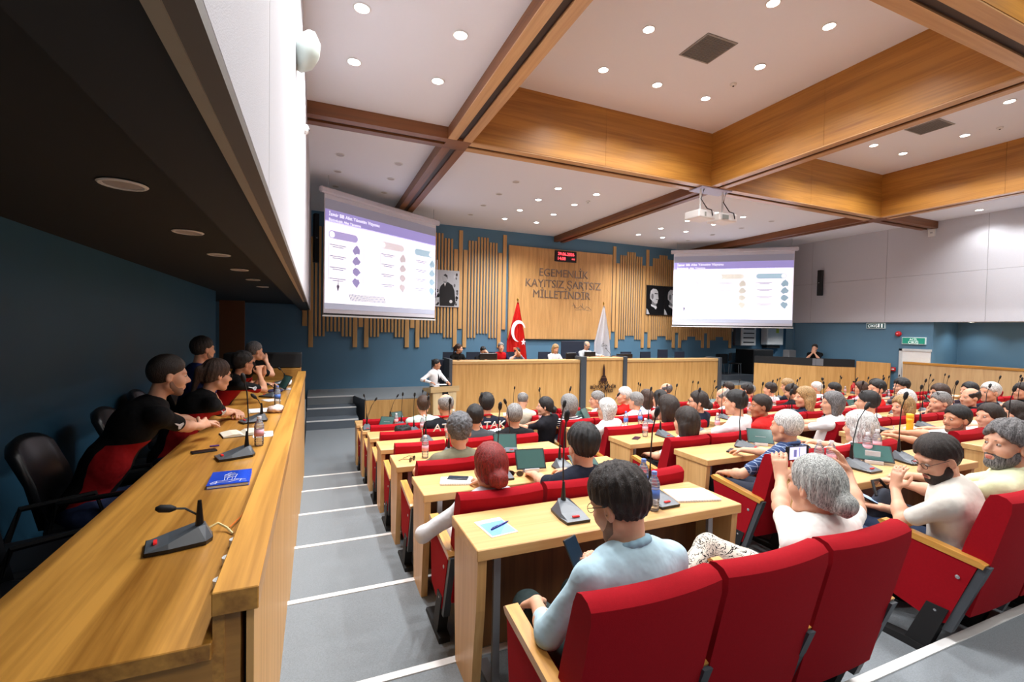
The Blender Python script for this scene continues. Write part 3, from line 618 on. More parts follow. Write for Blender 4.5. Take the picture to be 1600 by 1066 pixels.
# ------------------------------------------------------------------ RED CHAIRS
ARMW = wood('armrest_oak', (214, 160, 80), (176, 118, 48), 1, .3, 10, .3)
def make_chair():
    r = empty('conference_chair', (0, 0, 0), '', 'chair')
    th = math.radians(13)
    R = Matrix.Translation((0, -.16, .42)) @ Matrix.Rotation(th, 4, 'X')
    b = MB()
    n = 12
    bm = b.bm; rows = []
    prof = [(-.0, -.13), (-.0, .5), (.01, .545), (.035, .56), (.07, .56), (.095, .545), (.105, .5), (.12, .25), (.12, .05), (.10, -.13)]
    for i_ in range(n+1):
        x = -.258+.516*i_/n; cv = .018*(1-(2*i_/n-1)**2)
        rows.append([bm.verts.new(R @ Vector((x, py-cv*(1 if pz > .2 else .4), pz))) for py, pz in prof])
    m_ = len(prof)
    for A, B in zip(rows, rows[1:]):
        for j in range(m_): bm.faces.new((A[j], A[(j+1) % m_], B[(j+1) % m_], B[j]))
    bm.faces.new(rows[0]); bm.faces.new(rows[-1][::-1])
    bmesh.ops.bevel(bm, geom=[e for e in bm.edges if len(e.link_faces) == 2 and e.calc_face_angle(0) > 1.2], offset=.008, segments=2, affect='EDGES')
    b.build('backrest', RED, r, smooth='auto')
    MB().box(-.24, .24, -.1, .36, .34, .46, .03, seg=2).build('seat', RED, r)
    return r
def add_arm(r, s, end=False):
    x = s*.272
    MB().prism([(-.19, .585), (.28, .64), (.3, .66), (.28, .675), (-.17, .62), (-.2, .61)], 0, x-.028, x+.028).build('armrest', ARMW, r)
    MB().prism([(-.2, .60), (-.16, .60), (.0, .03), (-.09, .03)] if False else [(-.215, .6), (-.175, .6), (-.03, .18), (-.07, .18)], 0, x-.02, x+.02).build('frame_bar', DARKG, r)
    MB().prism([(-.06, .3), (.04, .3), (.14, .03), (.03, .03)], 0, x-.03, x+.03).build('leg', BLACKM, r)
    MB().prism([(-.04, 0), (.33, 0), (.31, .03), (.12, .045), (-.03, .03)], 0, x-.035, x+.035).build('foot', BLACKM, r)
    if end:
        MB().prism([(-.17, .595), (.27, .635), (.22, .26), (-.0, .2), (-.045, .22)], 0, x-.024, x+.024).build('side_panel', RED, r)
        for a, b_ in ((-.09, .5), (.0, .27)):
            MB().sph((x-.027 if s < 0 else x+.027, a, b_), .011, (.4, 1, 1), 8, 5).build('screw_cap', METAL, r)
C0 = make_chair(); add_arm(C0, 1)
C1 = make_chair(); add_arm(C1, -1, True); add_arm(C1, 1)
C2 = make_chair(); add_arm(C2, 1, True)
used = set()
def chair(x, k, kind, label):
    src = (C0, C1, C2)[kind]
    if kind not in used: used.add(kind); o = src
    else: o = copy_tree(src)
    o.location = (x, DY[k]-(.585 if k == 1 else .40), ROWZ[k]); o['label'] = label; o['group'] = 'red upholstered conference chairs'
for bn, (x0, x1, _) in BLK.items():
    n = int((x1-x0+.1)/.545); w0 = x0+.045+.27
    for k in range(VIS[bn], 8):
        for i_ in range(n):
            x = w0+i_*.545
            if bn == 'second': x = x0-.04+.27+.03*(k-1)+i_*.545
            if bn == 'centre' and k == 1 and i_ > 0: continue
            chair(x, k, 1 if i_ == 0 else (2 if i_ == n-1 else 0), 'red conference chair, %s, %s row from the camera, %s seat from left' % (BN[bn], ORD[k-1], ORD[i_]))
# ------------------------------------------------------------------ DESK MICROPHONES
def make_mic(neck, seed):
    r = empty('desk_microphone', (0, 0, 0), '', 'microphone')
    b = MB(); bm = b.bm
    lo = [(-.068, -.125), (.068, -.125), (.075, -.05), (.066, .075), (.03, .1), (-.03, .1), (-.066, .075), (-.075, -.05)]
    hi = [(-.06, -.112), (.06, -.112), (.064, -.05), (.036, .05), (.022, .075), (-.022, .075), (-.036, .05), (-.064, -.05)]
    hz = [.02, .02, .035, .07, .07, .07, .07, .035]
    A = [bm.verts.new((x, y, 0)) for x, y in lo]; B = [bm.verts.new((x*1.02, y*1.02, .016)) for x, y in lo]
    for P, Q in ((A, B),):
        for j in range(8): bm.faces.new((P[j], P[(j+1) % 8], Q[(j+1) % 8], Q[j]))
    bm.faces.new(A[::-1]); bm.faces.new(B)
    b.build('base', BLACK, r)
    b = MB(); bm = b.bm
    B = [bm.verts.new((x, y, .016)) for x, y in lo]; T = [bm.verts.new((x, y, z)) for (x, y), z in zip(hi, hz)]
    for j in range(8): bm.faces.new((B[j], B[(j+1) % 8], T[(j+1) % 8], T[j]))
    bm.faces.new((T[0], T[1], T[2], T[7])); bm.faces.new((T[7], T[2], T[3], T[4], T[5], T[6])); bm.faces.new(B[::-1])
    b.build('top_shell', GREYP, r)
    MB().box(-.02, .02, -.1, -.088, .026, .032).build('red_button', REDM, r)
    MB().lathe([(.016, .06), (.013, .1), (.007, .17)], (0, .055, 0), 8).build('neck_socket', BLACK, r)
    MB().tube([Vector(p)+Vector((0, .055, .06)) for p in neck], .0045, 6).build('gooseneck', BLACK, r)
    p = Vector(neck[-1])+Vector((0, .055, .06)); d = (Vector(neck[-1])-Vector(neck[-2])).normalized()
    MB().tube([p-d*.02, p, p+d*.035, p+d*.05], [.007, .0155, .0155, .006], 10).build('mic_head', BLACKM, r, smooth=True)
    return r
NECKS = [[(0, 0, 0), (0, 0, .2), (.01, .0, .36), (.02, -.02, .46)], [(0, 0, 0), (-.01, 0, .2), (-.03, .0, .36), (-.06, -.03, .44)],
         [(0, 0, 0), (.02, 0, .15), (.07, .0, .3), (.13, -.02, .4)], [(0, 0, 0), (0, .01, .2), (0, 0, .38), (0, -.02, .47)]]
MP = [make_mic(n_, 0) for n_ in NECKS]; MU = set()
def mic(x, y, z, v, rz, label, group='desk microphones on the conference rows'):
    if v not in MU: MU.add(v); o = MP[v]
    else: o = copy_tree(MP[v])
    o.location = (x, y, z); o.rotation_euler = (0, 0, rz); o['label'] = label; o['group'] = group
MX = {'left': (1.29, 1.9), 'second': (3.98, 4.62), 'centre': (6.25, 7.1, 7.95, 8.8, 9.65, 10.5), 'fourth': (12.1, 12.9), 'right': (14.7, 15.4)}
random.seed(11)
for bn, xs in MX.items():
    for k in range(VIS[bn], 8):
        for i_, x in enumerate(xs):
            if bn == 'centre' and k == 1 and i_ > 1: continue
            if bn == 'second' and k == 1: x = (3.85, 4.45)[i_]
            xx = x+(random.uniform(-.06, .06) if k > 1 else 0)
            v = random.choice((0, 1, 2, 3, 3, 0)) if not (bn == 'left' and k < 3) else (3, 0)[i_]
            mic(xx, DY[k]+.22, ROWZ[k]+.76, v, random.uniform(-.35, .35), 'gooseneck desk microphone, %s, %s row from the camera, %s from left' % (BN[bn], ORD[k-1], ORD[i_]))

# ------------------------------------------------------------------ PEOPLE (signed distance shapes meshed with surface nets)
f4 = np.float32
class Shape:
    def __init__(s): s.p = []
    def cap(s, a, b, ra, rb=None, k=.03, m='u'):
        a = np.array(a, f4); b = np.array(b, f4); rb = ra if rb is None else rb
        s.p.append(('c', a, b, ra, rb, k, m, (a+b)/2, np.linalg.norm(b-a)/2+max(ra, rb))); return s
    def ell(s, c, r, R=None, k=.03, m='u'):
        c = np.array(c, f4); r = np.array(r, f4); s.p.append(('e', c, r, None if R is None else np.array(R, f4), 0, k, m, c, float(r.max()))); return s
    def half(s, n, d, k=.008, m='i'):
        s.p.append(('h', np.array(n, f4), d, 0, 0, k, m, None, 1e9)); return s
    def noise(s, amp, fr):
        s.p.append(('n', amp, fr, 0, 0, 0, 'n', None, 1e9)); return s
    def strand(s, c, R, amp, fr, sd):
        s.p.append(('r', np.array(c, f4), np.array(R, f4), amp, fr, sd, 'r', None, 1e9)); return s
    def ext(s, o): s.p += o.p; return s
    def ev(s, P, d=None):
        d = np.full(len(P), 9, f4)
        for t, A, B, C_, D, k, m, bc, br in s.p:
            if m == 'n':
                q = P*B; d = d+A*(np.sin(q[:, 0]+1.3*np.sin(q[:, 1]*.7))*np.sin(q[:, 1]*.9+1.1*np.sin(q[:, 2]))*np.sin(q[:, 2]*.8+q[:, 0]*.3)+.5*np.sin(q[:, 0]*2.3)*np.sin(q[:, 1]*2.1+q[:, 2])*np.sin(q[:, 2]*1.7)); continue
            if m == 'r':
                q = (P-A)@B; th = np.arctan2(q[:, 0], q[:, 1]-.0*q[:, 2]); el = q[:, 2]*28
                d = d+C_*(np.sin(th*D+1.6*np.sin(el*.8+k)+k)+.6*np.sin(th*D*1.9+2*np.sin(el*.5)+k*2)); continue
            if bc is not None and m in 'us':
                dd = P-bc; idx = np.nonzero((dd*dd).sum(1) < (br+.11)**2)[0]
                if not len(idx): continue
                Q = P[idx]
            else: idx = slice(None); Q = P
            if t == 'c':
                ab = B-A; L2 = max(float(ab@ab), 1e-9); pa = Q-A; tt = np.clip((pa@ab)/L2, 0, 1)
                v = pa-tt[:, None]*ab; e = np.sqrt((v*v).sum(1))-(C_+(D-C_)*tt)
            elif t == 'e':
                q = Q-A
                if C_ is not None: q = q@C_
                k0 = np.sqrt(((q/B)**2).sum(1)); k1 = np.sqrt(((q/(B*B))**2).sum(1))+1e-9; e = k0*(k0-1)/k1
            else: e = Q@A-B
            o = d[idx]
            if m == 'u':
                h = np.maximum(k-np.abs(o-e), 0); d[idx] = np.minimum(o, e)-h*h/(4*k)
            elif m == 's':
                e = -e; h = np.maximum(k-np.abs(o-e), 0); d[idx] = np.maximum(o, e)+h*h/(4*k)
            else:
                h = np.maximum(k-np.abs(o-e), 0); d[idx] = np.maximum(o, e)+h*h/(4*k)
        return d
    def mesh(s, name, h, m):
        lo = np.min([p[7]-p[8] for p in s.p if p[7] is not None and p[6] == 'u'], 0)-.03; hi = np.max([p[7]+p[8] for p in s.p if p[7] is not None and p[6] == 'u'], 0)+.03
        K = 4; H = K*h; n = np.ceil((hi-lo)/H).astype(int)+1
        gx = [lo[i]+H*(np.arange(n[i])+.5) for i in range(3)]
        G = np.stack(np.meshgrid(*gx, indexing='ij'), -1).reshape(-1, 3).astype(f4)
        dc = s.ev(G).reshape(n); act = np.abs(dc) < H*1.05+.012
        fine = np.repeat(np.repeat(np.repeat(np.where(dc < 0, -1., 1.).astype(f4), K, 0), K, 1), K, 2)
        ai = np.argwhere(act)
        if not len(ai): return None
        off = np.stack(np.meshgrid(*[np.arange(K)]*3, indexing='ij'), -1).reshape(-1, 3)
        I = (ai[:, None, :]*K+off[None]).reshape(-1, 3)
        P = (lo+(I+.5)*h).astype(f4); dv = s.ev(P)
        fine[I[:, 0], I[:, 1], I[:, 2]] = dv
        d = np.pad(fine, 1, constant_values=1.); org = lo-h*.5
        sg = d < 0
        c = np.zeros(np.array(d.shape)-1, np.int8)
        for a in (0, 1):
            for b in (0, 1):
                for e in (0, 1): c += sg[a:d.shape[0]-1+a, b:d.shape[1]-1+b, e:d.shape[2]-1+e]
        cell = np.argwhere((c > 0) & (c < 8)); idx = np.full(c.shape, -1, np.int32); idx[tuple(cell.T)] = np.arange(len(cell))
        pos = np.zeros((len(cell), 3)); cnt = np.zeros(len(cell))
        for ax in range(3):
            o1, o2 = [q for q in range(3) if q != ax]
            for a in (0, 1):
                for b in (0, 1):
                    p0 = cell.copy(); p0[:, o1] += a; p0[:, o2] += b; p1 = p0.copy(); p1[:, ax] += 1
                    v0 = d[tuple(p0.T)]; v1 = d[tuple(p1.T)]; mk = (v0 < 0) != (v1 < 0)
                    t = np.clip(v0/(v0-v1+1e-12), 0, 1); pp = p0.astype(float); pp[:, ax] += t
                    pos[mk] += pp[mk]; cnt[mk] += 1
        V = org+(pos/cnt[:, None])*h
        Fs = []
        for ax in range(3):
            o1, o2 = ((1, 2), (2, 0), (0, 1))[ax]
            A = sg.take(range(sg.shape[ax]-1), ax); B = sg.take(range(1, sg.shape[ax]), ax); e = np.argwhere(A != B)
            e = e[(e[:, o1] > 0) & (e[:, o2] > 0)]
            q = []
            for a, b in ((0, 0), (1, 0), (1, 1), (0, 1)):
                t = e.copy(); t[:, o1] -= a; t[:, o2] -= b
                t2 = np.minimum(t, np.array(c.shape)-1); q.append(idx[tuple(t2.T)])
            q = np.stack(q, 1); ins = A[tuple(e.T)]; q[~ins] = q[~ins][:, ::-1]; Fs.append(q[(q >= 0).all(1)])
        F = np.concatenate(Fs)
        me = bpy.data.meshes.new(name); me.vertices.add(len(V)); me.vertices.foreach_set('co', V.astype(f4).ravel())
        me.loops.add(len(F)*4); me.loops.foreach_set('vertex_index', F.ravel().astype(np.int32)); me.polygons.add(len(F))
        me.polygons.foreach_set('loop_start', np.arange(0, len(F)*4, 4, dtype=np.int32)); me.update(calc_edges=True)
        me.polygons.foreach_set('use_smooth', np.ones(len(F), bool)); me.materials.append(m); return me
def rotz(a): c, s_ = math.cos(a), math.sin(a); return np.array([[c, -s_, 0], [s_, c, 0], [0, 0, 1]])
def rotx(a): c, s_ = math.cos(a), math.sin(a); return np.array([[1, 0, 0], [0, c, -s_], [0, s_, c]])
def roty(a): c, s_ = math.cos(a), math.sin(a); return np.array([[c, 0, s_], [0, 1, 0], [-s_, 0, c]])
def nrm(v): return v/(np.linalg.norm(v)+1e-9)
SKINS = {'fair': (214, 160, 130), 'tan': (196, 138, 104), 'brown': (170, 112, 80)}
HAIRS = {'black': (22, 20, 20), 'brown': (58, 38, 26), 'dkbrown': (38, 28, 22), 'red': (128, 26, 20), 'grey': (128, 126, 124), 'white': (206, 202, 194), 'ltgrey': (166, 168, 164), 'dkgrey': (70, 70, 72), 'blond': (160, 128, 84), 'saltpep': (82, 80, 80)}
def hairmat(c):
    nm = 'hair_'+c
    if nm in MATS: return MATS[nm]
    m = bpy.data.materials.new(nm); m.use_nodes = True; N = m.node_tree.nodes; L = m.node_tree.links; b = N['Principled BSDF']; b.inputs['Roughness'].default_value = .5
    tc = N.new('ShaderNodeTexCoord'); mp = N.new('ShaderNodeMapping'); mp.inputs['Scale'].default_value = (240, 240, 26); mp.inputs['Rotation'].default_value = (.5, .2, 0)
    n = N.new('ShaderNodeTexNoise'); n.inputs['Scale'].default_value = 1; n.inputs['Detail'].default_value = 3; n.inputs['Distortion'].default_value = 1.2
    L.new(tc.outputs['Object'], mp.inputs[0]); L.new(mp.outputs[0], n.inputs['Vector'])
    cr = N.new('ShaderNodeValToRGB'); e = cr.color_ramp.elements; base = HAIRS[c]
    f = .45 if c in ('saltpep', 'grey', 'blond', 'dkgrey') else .6; g = 1.7 if c in ('saltpep', 'dkgrey') else 1.3
    e[0].position = .35; e[0].color = lin(tuple(v*f for v in base)); e[1].position = .65; e[1].color = lin(tuple(min(255, v*g) for v in base))
    L.new(n.outputs['Fac'], cr.inputs[0]); L.new(cr.outputs[0], b.inputs['Base Color'])
    bp = N.new('ShaderNodeBump'); bp.inputs['Strength'].default_value = .9; bp.inputs['Distance'].default_value = .006; L.new(n.outputs['Fac'], bp.inputs['Height']); L.new(bp.outputs[0], b.inputs['Normal'])
    MATS[nm] = m; return m
def cloth(rgb, pat=None):
    nm = 'cloth_%d_%d_%d_%s' % (*rgb, pat or 'plain')
    if nm in MATS: return MATS[nm]
    m = mat(nm, rgb, .85, spec=.2, var=.05, scale=30, bump=.3, bscale=14)
    if pat:
        N = m.node_tree.nodes; L = m.node_tree.links; b = N['Principled BSDF']; tc = N.new('ShaderNodeTexCoord')
        def wave(d, sc, lo, hi, src=None):
            wv = N.new('ShaderNodeTexWave'); wv.bands_direction = d; wv.inputs['Scale'].default_value = sc; L.new(tc.outputs['Object'], wv.inputs[0])
            r = N.new('ShaderNodeMath'); r.operation = 'GREATER_THAN'; r.inputs[1].default_value = lo; L.new(wv.outputs['Fac'], r.inputs[0]); return r.outputs[0]
        mx = N.new('ShaderNodeMix'); mx.data_type = 'RGBA'
        if pat == 'stripe': mx.inputs[6].default_value = lin((22, 26, 50)); mx.inputs[7].default_value = lin((225, 222, 215)); L.new(wave('Z', 11, .62, 1), mx.inputs[0])
        elif pat == 'plaid':
            a = wave('X', 8, .975, 1); c = wave('Z', 8, .975, 1); mxx = N.new('ShaderNodeMath'); mxx.operation = 'MAXIMUM'; L.new(a, mxx.inputs[0]); L.new(c, mxx.inputs[1])
            mx.inputs[6].default_value = lin((48, 66, 104)); mx.inputs[7].default_value = lin((150, 165, 192)); L.new(mxx.outputs[0], mx.inputs[0])
        elif pat == 'floral':
            v = N.new('ShaderNodeTexNoise'); v.inputs['Scale'].default_value = 12; v.inputs['Distortion'].default_value = 3.5; v.inputs['Detail'].default_value = 2; L.new(tc.outputs['Object'], v.inputs['Vector'])
            s1 = N.new('ShaderNodeMath'); s1.operation = 'SUBTRACT'; s1.inputs[1].default_value = .5; L.new(v.outputs['Fac'], s1.inputs[0]); ab = N.new('ShaderNodeMath'); ab.operation = 'ABSOLUTE'; L.new(s1.outputs[0], ab.inputs[0])
            lt = N.new('ShaderNodeMath'); lt.operation = 'LESS_THAN'; lt.inputs[1].default_value = .026; L.new(ab.outputs[0], lt.inputs[0])
            mx.inputs[6].default_value = lin((214, 206, 192)); mx.inputs[7].default_value = lin((30, 28, 30)); L.new(lt.outputs[0], mx.inputs[0])
        elif pat == 'sidered':
            sx_ = N.new('ShaderNodeSeparateXYZ'); L.new(tc.outputs['Object'], sx_.inputs[0])
            ab = N.new('ShaderNodeMath'); ab.operation = 'ABSOLUTE'; L.new(sx_.outputs[0], ab.inputs[0])
            g1_ = N.new('ShaderNodeMath'); g1_.operation = 'GREATER_THAN'; g1_.inputs[1].default_value = .095; L.new(ab.outputs[0], g1_.inputs[0])
            cz = N.new('ShaderNodeMath'); cz.operation = 'MULTIPLY_ADD'; cz.inputs[1].default_value = .9; L.new(sx_.outputs[1], cz.inputs[0]); L.new(sx_.outputs[2], cz.inputs[2])
            g2_ = N.new('ShaderNodeMath'); g2_.operation = 'LESS_THAN'; g2_.inputs[1].default_value = .93; L.new(sx_.outputs[2], g2_.inputs[0])
            ml = N.new('ShaderNodeMath'); ml.operation = 'MULTIPLY'; L.new(g1_.outputs[0], ml.inputs[0]); L.new(g2_.outputs[0], ml.inputs[1])
            mx.inputs[6].default_value = lin((14, 14, 16)); mx.inputs[7].default_value = lin((150, 16, 22)); L.new(ml.outputs[0], mx.inputs[0])
        elif pat == 'redvest':
            sx_ = N.new('ShaderNodeSeparateXYZ'); L.new(tc.outputs['Object'], sx_.inputs[0]); ab = N.new('ShaderNodeMath'); ab.operation = 'ABSOLUTE'; L.new(sx_.outputs[0], ab.inputs[0])
            g1_ = N.new('ShaderNodeMath'); g1_.operation = 'GREATER_THAN'; g1_.inputs[1].default_value = .17; L.new(ab.outputs[0], g1_.inputs[0])
            mx.inputs[6].default_value = lin((190, 16, 22)); mx.inputs[7].default_value = lin((24, 28, 60)); L.new(g1_.outputs[0], mx.inputs[0])
        L.new(mx.outputs[2], b.inputs['Base Color'])
    return m
def ik(a, c, l1, l2, hint):
    d = c-a; L = np.linalg.norm(d)
    if L > (l1+l2)*.995: c = a+d/L*(l1+l2)*.995; d = c-a; L = np.linalg.norm(d)
    x = (l1*l1-l2*l2+L*L)/(2*L); y = math.sqrt(max(l1*l1-x*x, 0)); u = d/L; h = np.array(hint, float); h = nrm(h-u*(h@u)); return a+u*x+h*y, c
def hand(sh, W, d, n, side, curl=.5, k=.008, spread=1., sc=1.):
    d = nrm(d); n = nrm(n-d*(n@d)); s = np.cross(d, n)*side; tips = []
    for o in (-.026, -.009, .009, .026):
        sh.cap(W+s*o*.5*sc, W+d*.085*sc+s*o*sc, .017*sc, .0125*sc, k=.015)
    for o, L, in ((-.029, .066), (-.0098, .076), (.0098, .081), (.029, .072)):
        L *= sc; p = W+d*.083*sc+s*o*sc; a = curl*.5; dd = nrm(d+s*o*3*spread)
        for j, f in enumerate((.45, .32, .25)):
            v = dd*math.cos(a)+n*math.sin(a); q = p+v*L*f; sh.cap(p, q, (.0098-.001*j)*sc, (.0088-.001*j)*sc, k=.005); p = q; a += curl*.8
        tips.append(p)
    p = W+d*.02*sc+s*.026*sc; q = p+(d*.55+s*.62+n*.35)*.045*sc; r = q+(d*.85+s*.15+n*.5)*.032*sc; e = r+(d*.9-s*.1+n*.4)*.026*sc
    sh.cap(p, q, .014*sc, .0115*sc, k=.012); sh.cap(q, r, .0112*sc, .01*sc, k=.006); sh.cap(r, e, .01*sc, .008*sc, k=.006)
    return tips
NP = [0]; PEOPLE = {}
def person(label, head, floor_z, face=(3, 12.3), lean=.12, turn=.4, pitch=0, yaw=None, body=None, skin='fair', hair='short', hc='black', shirt=(230, 230, 230), sleeve='short', pat=None,
           pants=(40, 44, 56), ppat=None, beard=None, glasses=False, wf=1., hs=1.06, L='desk', R='desk', stand=False, collar=None, cross=False, tie=None, vis_face=True, group='seated audience', seat=.46, roll=0, knee=None, tablez=.76, headband=False, rowk=None):
    hx, hy, hz = head; dcam = math.hypot(hx, hy)
    h = min(.015, max(.0075, dcam*.0019)); NP[0] += 1
    az = math.atan2(-(face[0]-hx), face[1]-hy) if yaw is None else math.radians(yaw)
    bz = az*turn if body is None else math.radians(body)
    dv = np.array([-math.sin(bz), math.cos(bz), 0])
    org = np.array([hx, hy, floor_z])-dv*lean
    if rowk: org[1] = max(org[1], DY[rowk]-(.585 if rowk == 1 else .40)+.035); org[0] = min(max(org[0], hx-.25), hx+.25)
    Rb = rotz(bz); toL = lambda p: Rb.T@(np.array(p, float)-org)
    HC = toL(head); rel = az-bz
    Rh = rotz(rel)@rotx(math.radians(pitch))@roty(math.radians(roll)); q = hs
    Hh = lambda x, y, z: HC+Rh@(np.array([x, y, z])*q)
    hipz = .93 if stand else seat+.07
    Hp = np.array([0, 0, hipz]); Nk = HC+np.array([0, -.045, -.145])*q*np.array([1, 1, 1])+np.array([0, -.02, 0])
    Nk[:2] = HC[:2]+(Rh@np.array([0, -.05, -.1]))[:2]*.8+np.array([0, -.01])
    u = nrm(Nk-Hp); X = np.array([1, 0, 0.]); X = nrm(X-u*(X@u)); Y = np.cross(u, X); RB = np.stack([X, Y, u], 1)
    sp = np.linalg.norm(Nk-Hp)
    bend = -Y*.045*min(1, max(0, (HC[1]))*3)
    mid = Hp+u*sp*.42+bend; ch = Hp+u*sp*.74+bend*.8
    w_ = .188*wf; sz = sp*.875
    SL = Hp+u*sz-X*w_-Y*.0; SR = Hp+u*sz+X*w_
    # arms
    def arm(side, spec):
        A = SL if side < 0 else SR; hint = (side*.5, -.35, -.7)
        n = np.array([0, 0, -1.]); cu = .6; hd = None
        if spec == 'desk': Wt = np.array([side*.13, max(.42, HC[1]+.22), tablez+.045])
        elif spec == 'chin': Wt = HC+np.array([side*.03, .13, -.17]); hint = (side*.6, .5, -1); n = np.array([0, -1, .2]); hd = np.array([-side*.2, .0, 1.]); cu = 1.3
        elif spec == 'lap': Wt = np.array([side*.1, .3, hipz+.12])
        elif spec == 'down': Wt = A+np.array([side*.1, .05, -.5]); n = np.array([-side, 0, 0.])
        elif spec == 'read': Wt = np.array([side*.12, max(.34, HC[1]+.2), tablez+.12]); n = np.array([-side*.8, .3, .3]); cu = 1
        elif spec == 'face': Wt = HC+np.array([side*.1, .14, -.08]); hint = (side*.8, .4, -.6); n = np.array([-side*.6, -.8, 0]); hd = np.array([-side*.5, .0, .8]); cu = .6
        else:
            Wt = toL(spec[0]); hint = Rb.T@np.array(spec[1], float) if spec[1] is not None else hint
            if len(spec) > 2 and spec[2] is not None: hd = Rb.T@np.array(spec[2], float)
            if len(spec) > 3: n = Rb.T@np.array(spec[3], float)
            if len(spec) > 4: cu = spec[4]
        E_, W_ = ik(A, np.array(Wt, float), .285, .25, hint)
        if hd is None: hd = W_-E_; hd = nrm(nrm(hd)+np.array([0, 0, -.1]) if spec == 'desk' else hd)
        return A, E_, W_, hd, n, cu
    AL, AR = arm(-1, L), arm(1, R)
    # legs
    legs = []
    for s in (-1, 1):
        if stand: Kn = np.array([s*.1, .03, .49]); An = np.array([s*.11, -.02, .09])
        else:
            Kn = np.array([s*.13, .44, seat+.06]); An = np.array([s*.12, .42, .10])
            if cross and s > 0: Kn = np.array([-.14, .42, seat+.17]); An = np.array([-.5, .36, seat-.0])
            if knee and s in knee: Kn = toL(knee[s])
        legs.append((Hp+np.array([s*.09, 0, -.0]), Kn, An))
    sk = Shape()
    # torso under clothes
    def torso(sh, i_, k=.06):
        sh.ell(Hp+np.array([0, 0, .0]), np.array([.155*wf, .115, .11])+i_, k=k)
        sh.cap(Hp+np.array([0, 0, .05]), mid, .108+i_, .10+i_, k=k); sh.ell(mid, np.array([.145*wf, .108, .16])+i_, RB, k=k); sh.ell(ch, np.array([.178*wf, .12, .17])+i_, RB, k=k)
        sh.cap(SL+Y*.0, SR, .052+i_, k=k); sh.cap(Nk-u*.05, SL*.75+SR*.25+u*.01, .058+i_, .045+i_, k=k); sh.cap(Nk-u*.05, SR*.75+SL*.25+u*.01, .058+i_, .045+i_, k=k)
    torso(sk, -.012)
    for side, (A, E_, W_, hd, n, cu) in ((-1, AL), (1, AR)):
        sk.cap(A, E_, .043*wf**.5, .036*wf**.5, k=.03); sk.cap(E_, E_+(W_-E_)*.35, .037, .037, k=.02); sk.cap(E_+(W_-E_)*.3, W_, .037, .024, k=.03)
        hand(sk, W_, hd, n, side, cu, sc=1.0 if wf > .95 else .93)
    for a, b, c_ in legs: sk.cap(a, b, .07, .05, k=.03); sk.cap(b, c_, .048, .035, k=.03); sk.cap(c_-np.array([0, .03, .03]), c_+np.array([0, .12, -.05]), .035, .025, k=.03)
    sk.cap(Nk-u*.05, HC+Rh@np.array([0, -.03, -.05])*q, .052*wf**.5, .047*wf**.5, k=.03)
    E3 = lambda c_, r, k=.03, m='u', sh=None: (sh or sk).ell(Hh(*c_), np.array(r)*q, Rh, k, m)
    C3 = lambda a, b, ra, rb=None, k=.012, m='u', sh=None: (sh or sk).cap(Hh(*a), Hh(*b), ra*q, None if rb is None else rb*q, k, m)
    E3((0, -.015, .038), (.074, .094, .086)); E3((0, .022, -.03), (.059, .068, .085)); E3((0, .062, -.098), (.024, .02, .018))
    for s in (-1, 1):
        C3((s*.048, -.005, -.06), (s*.02, .06, -.1), .018, k=.025); E3((s*.038, .052, -.028), (.028, .03, .03)); 
    C3((-.04, .074, .027), (.04, .074, .027), .0125, k=.02)
    for s in (-1, 1): E3((s*.031, .098, .006), (.018, .016, .012), .014, 's')
    C3((0, .083, .014), (0, .108, -.026), .008, .0135, .012)
    for s in (-1, 1): C3((s*.009, .098, -.033), (s*.013, .094, -.034), .009, k=.006)
    C3((-.018, .085, -.06), (.018, .085, -.06), .0085, k=.01); C3((-.014, .085, -.072), (.014, .085, -.072), .0085, k=.008)
    for s in (-1, 1): E3((s*.077, -.008, -.008), (.011, .02, .032), .008); E3((s*.087, .0, -.004), (.008, .01, .02), .006, 's')
    me = sk.mesh('person', h, mat('skin_'+skin, SKINS[skin], .55, sss=.12, var=.07, scale=25))
    o = bpy.data.objects.new('person', me); COL.objects.link(o); o.location = org; o.rotation_euler = (0, 0, bz)
    tag(o, label, 'person', group)
    def add(nm, sh, m, hh=h):
        mm = sh.mesh(nm, hh, m)
        if mm is None: return None
        c_ = bpy.data.objects.new(nm, mm); COL.objects.link(c_); c_.parent = o; return c_
    # shirt
    st = Shape(); torso(st, .008)
    for A, E_, W_, hd, n, cu in (AL, AR):
        if sleeve == 'none': st.cap(A, A+(E_-A)*.1, .058, .05, k=.03)
        else:
            fr = {'short': .72, 'long': 1, 'rolled': 1}[sleeve]; st.cap(A, A+(E_-A)*fr, .056*wf**.4, .047*wf**.4 if sleeve == 'long' else .051*wf**.4, k=.035)
            if sleeve == 'rolled': st.cap(E_, E_+(W_-E_)*.4, .044, .042, k=.03)
            if sleeve == 'long': st.cap(E_, W_-(W_-E_)*.04, .047, .034, k=.03)
    st.cap(Nk-u*.02, HC, .05*wf, k=.01, m='s'); st.noise(.003, 24)
    if collar: st.p = st.p[:-1]+Shape().p; st.noise(.003, 24)
    add('shirt', st, cloth(shirt, pat))
    if collar:
        cl = Shape(); fw = nrm(HC-Nk); c0 = Nk+fw*.028; Yf = np.cross(fw, X); Xf = np.cross(Yf, fw)
        ring = [c0+Xf*math.cos(a)*.062+Yf*math.sin(a)*.062+fw*(.012 if math.sin(a) < 0 else -.02) for a in np.linspace(0, 2*math.pi, 15)]
        for a, b in zip(ring, ring[1:]): cl.cap(a, b, .0135, k=.008)
        add('collar', cl, cloth(collar))
    pt = Shape(); pt.ell(Hp, np.array([.165*wf, .125, .115])+.008, k=.05)
    for a, b, c_ in legs: pt.cap(a, b, .088, .068, k=.04); pt.cap(b, c_+np.array([0, 0, .03]), .064, .05, k=.03)
    pt.noise(.004, 20); add('trousers', pt, cloth(pants, ppat))
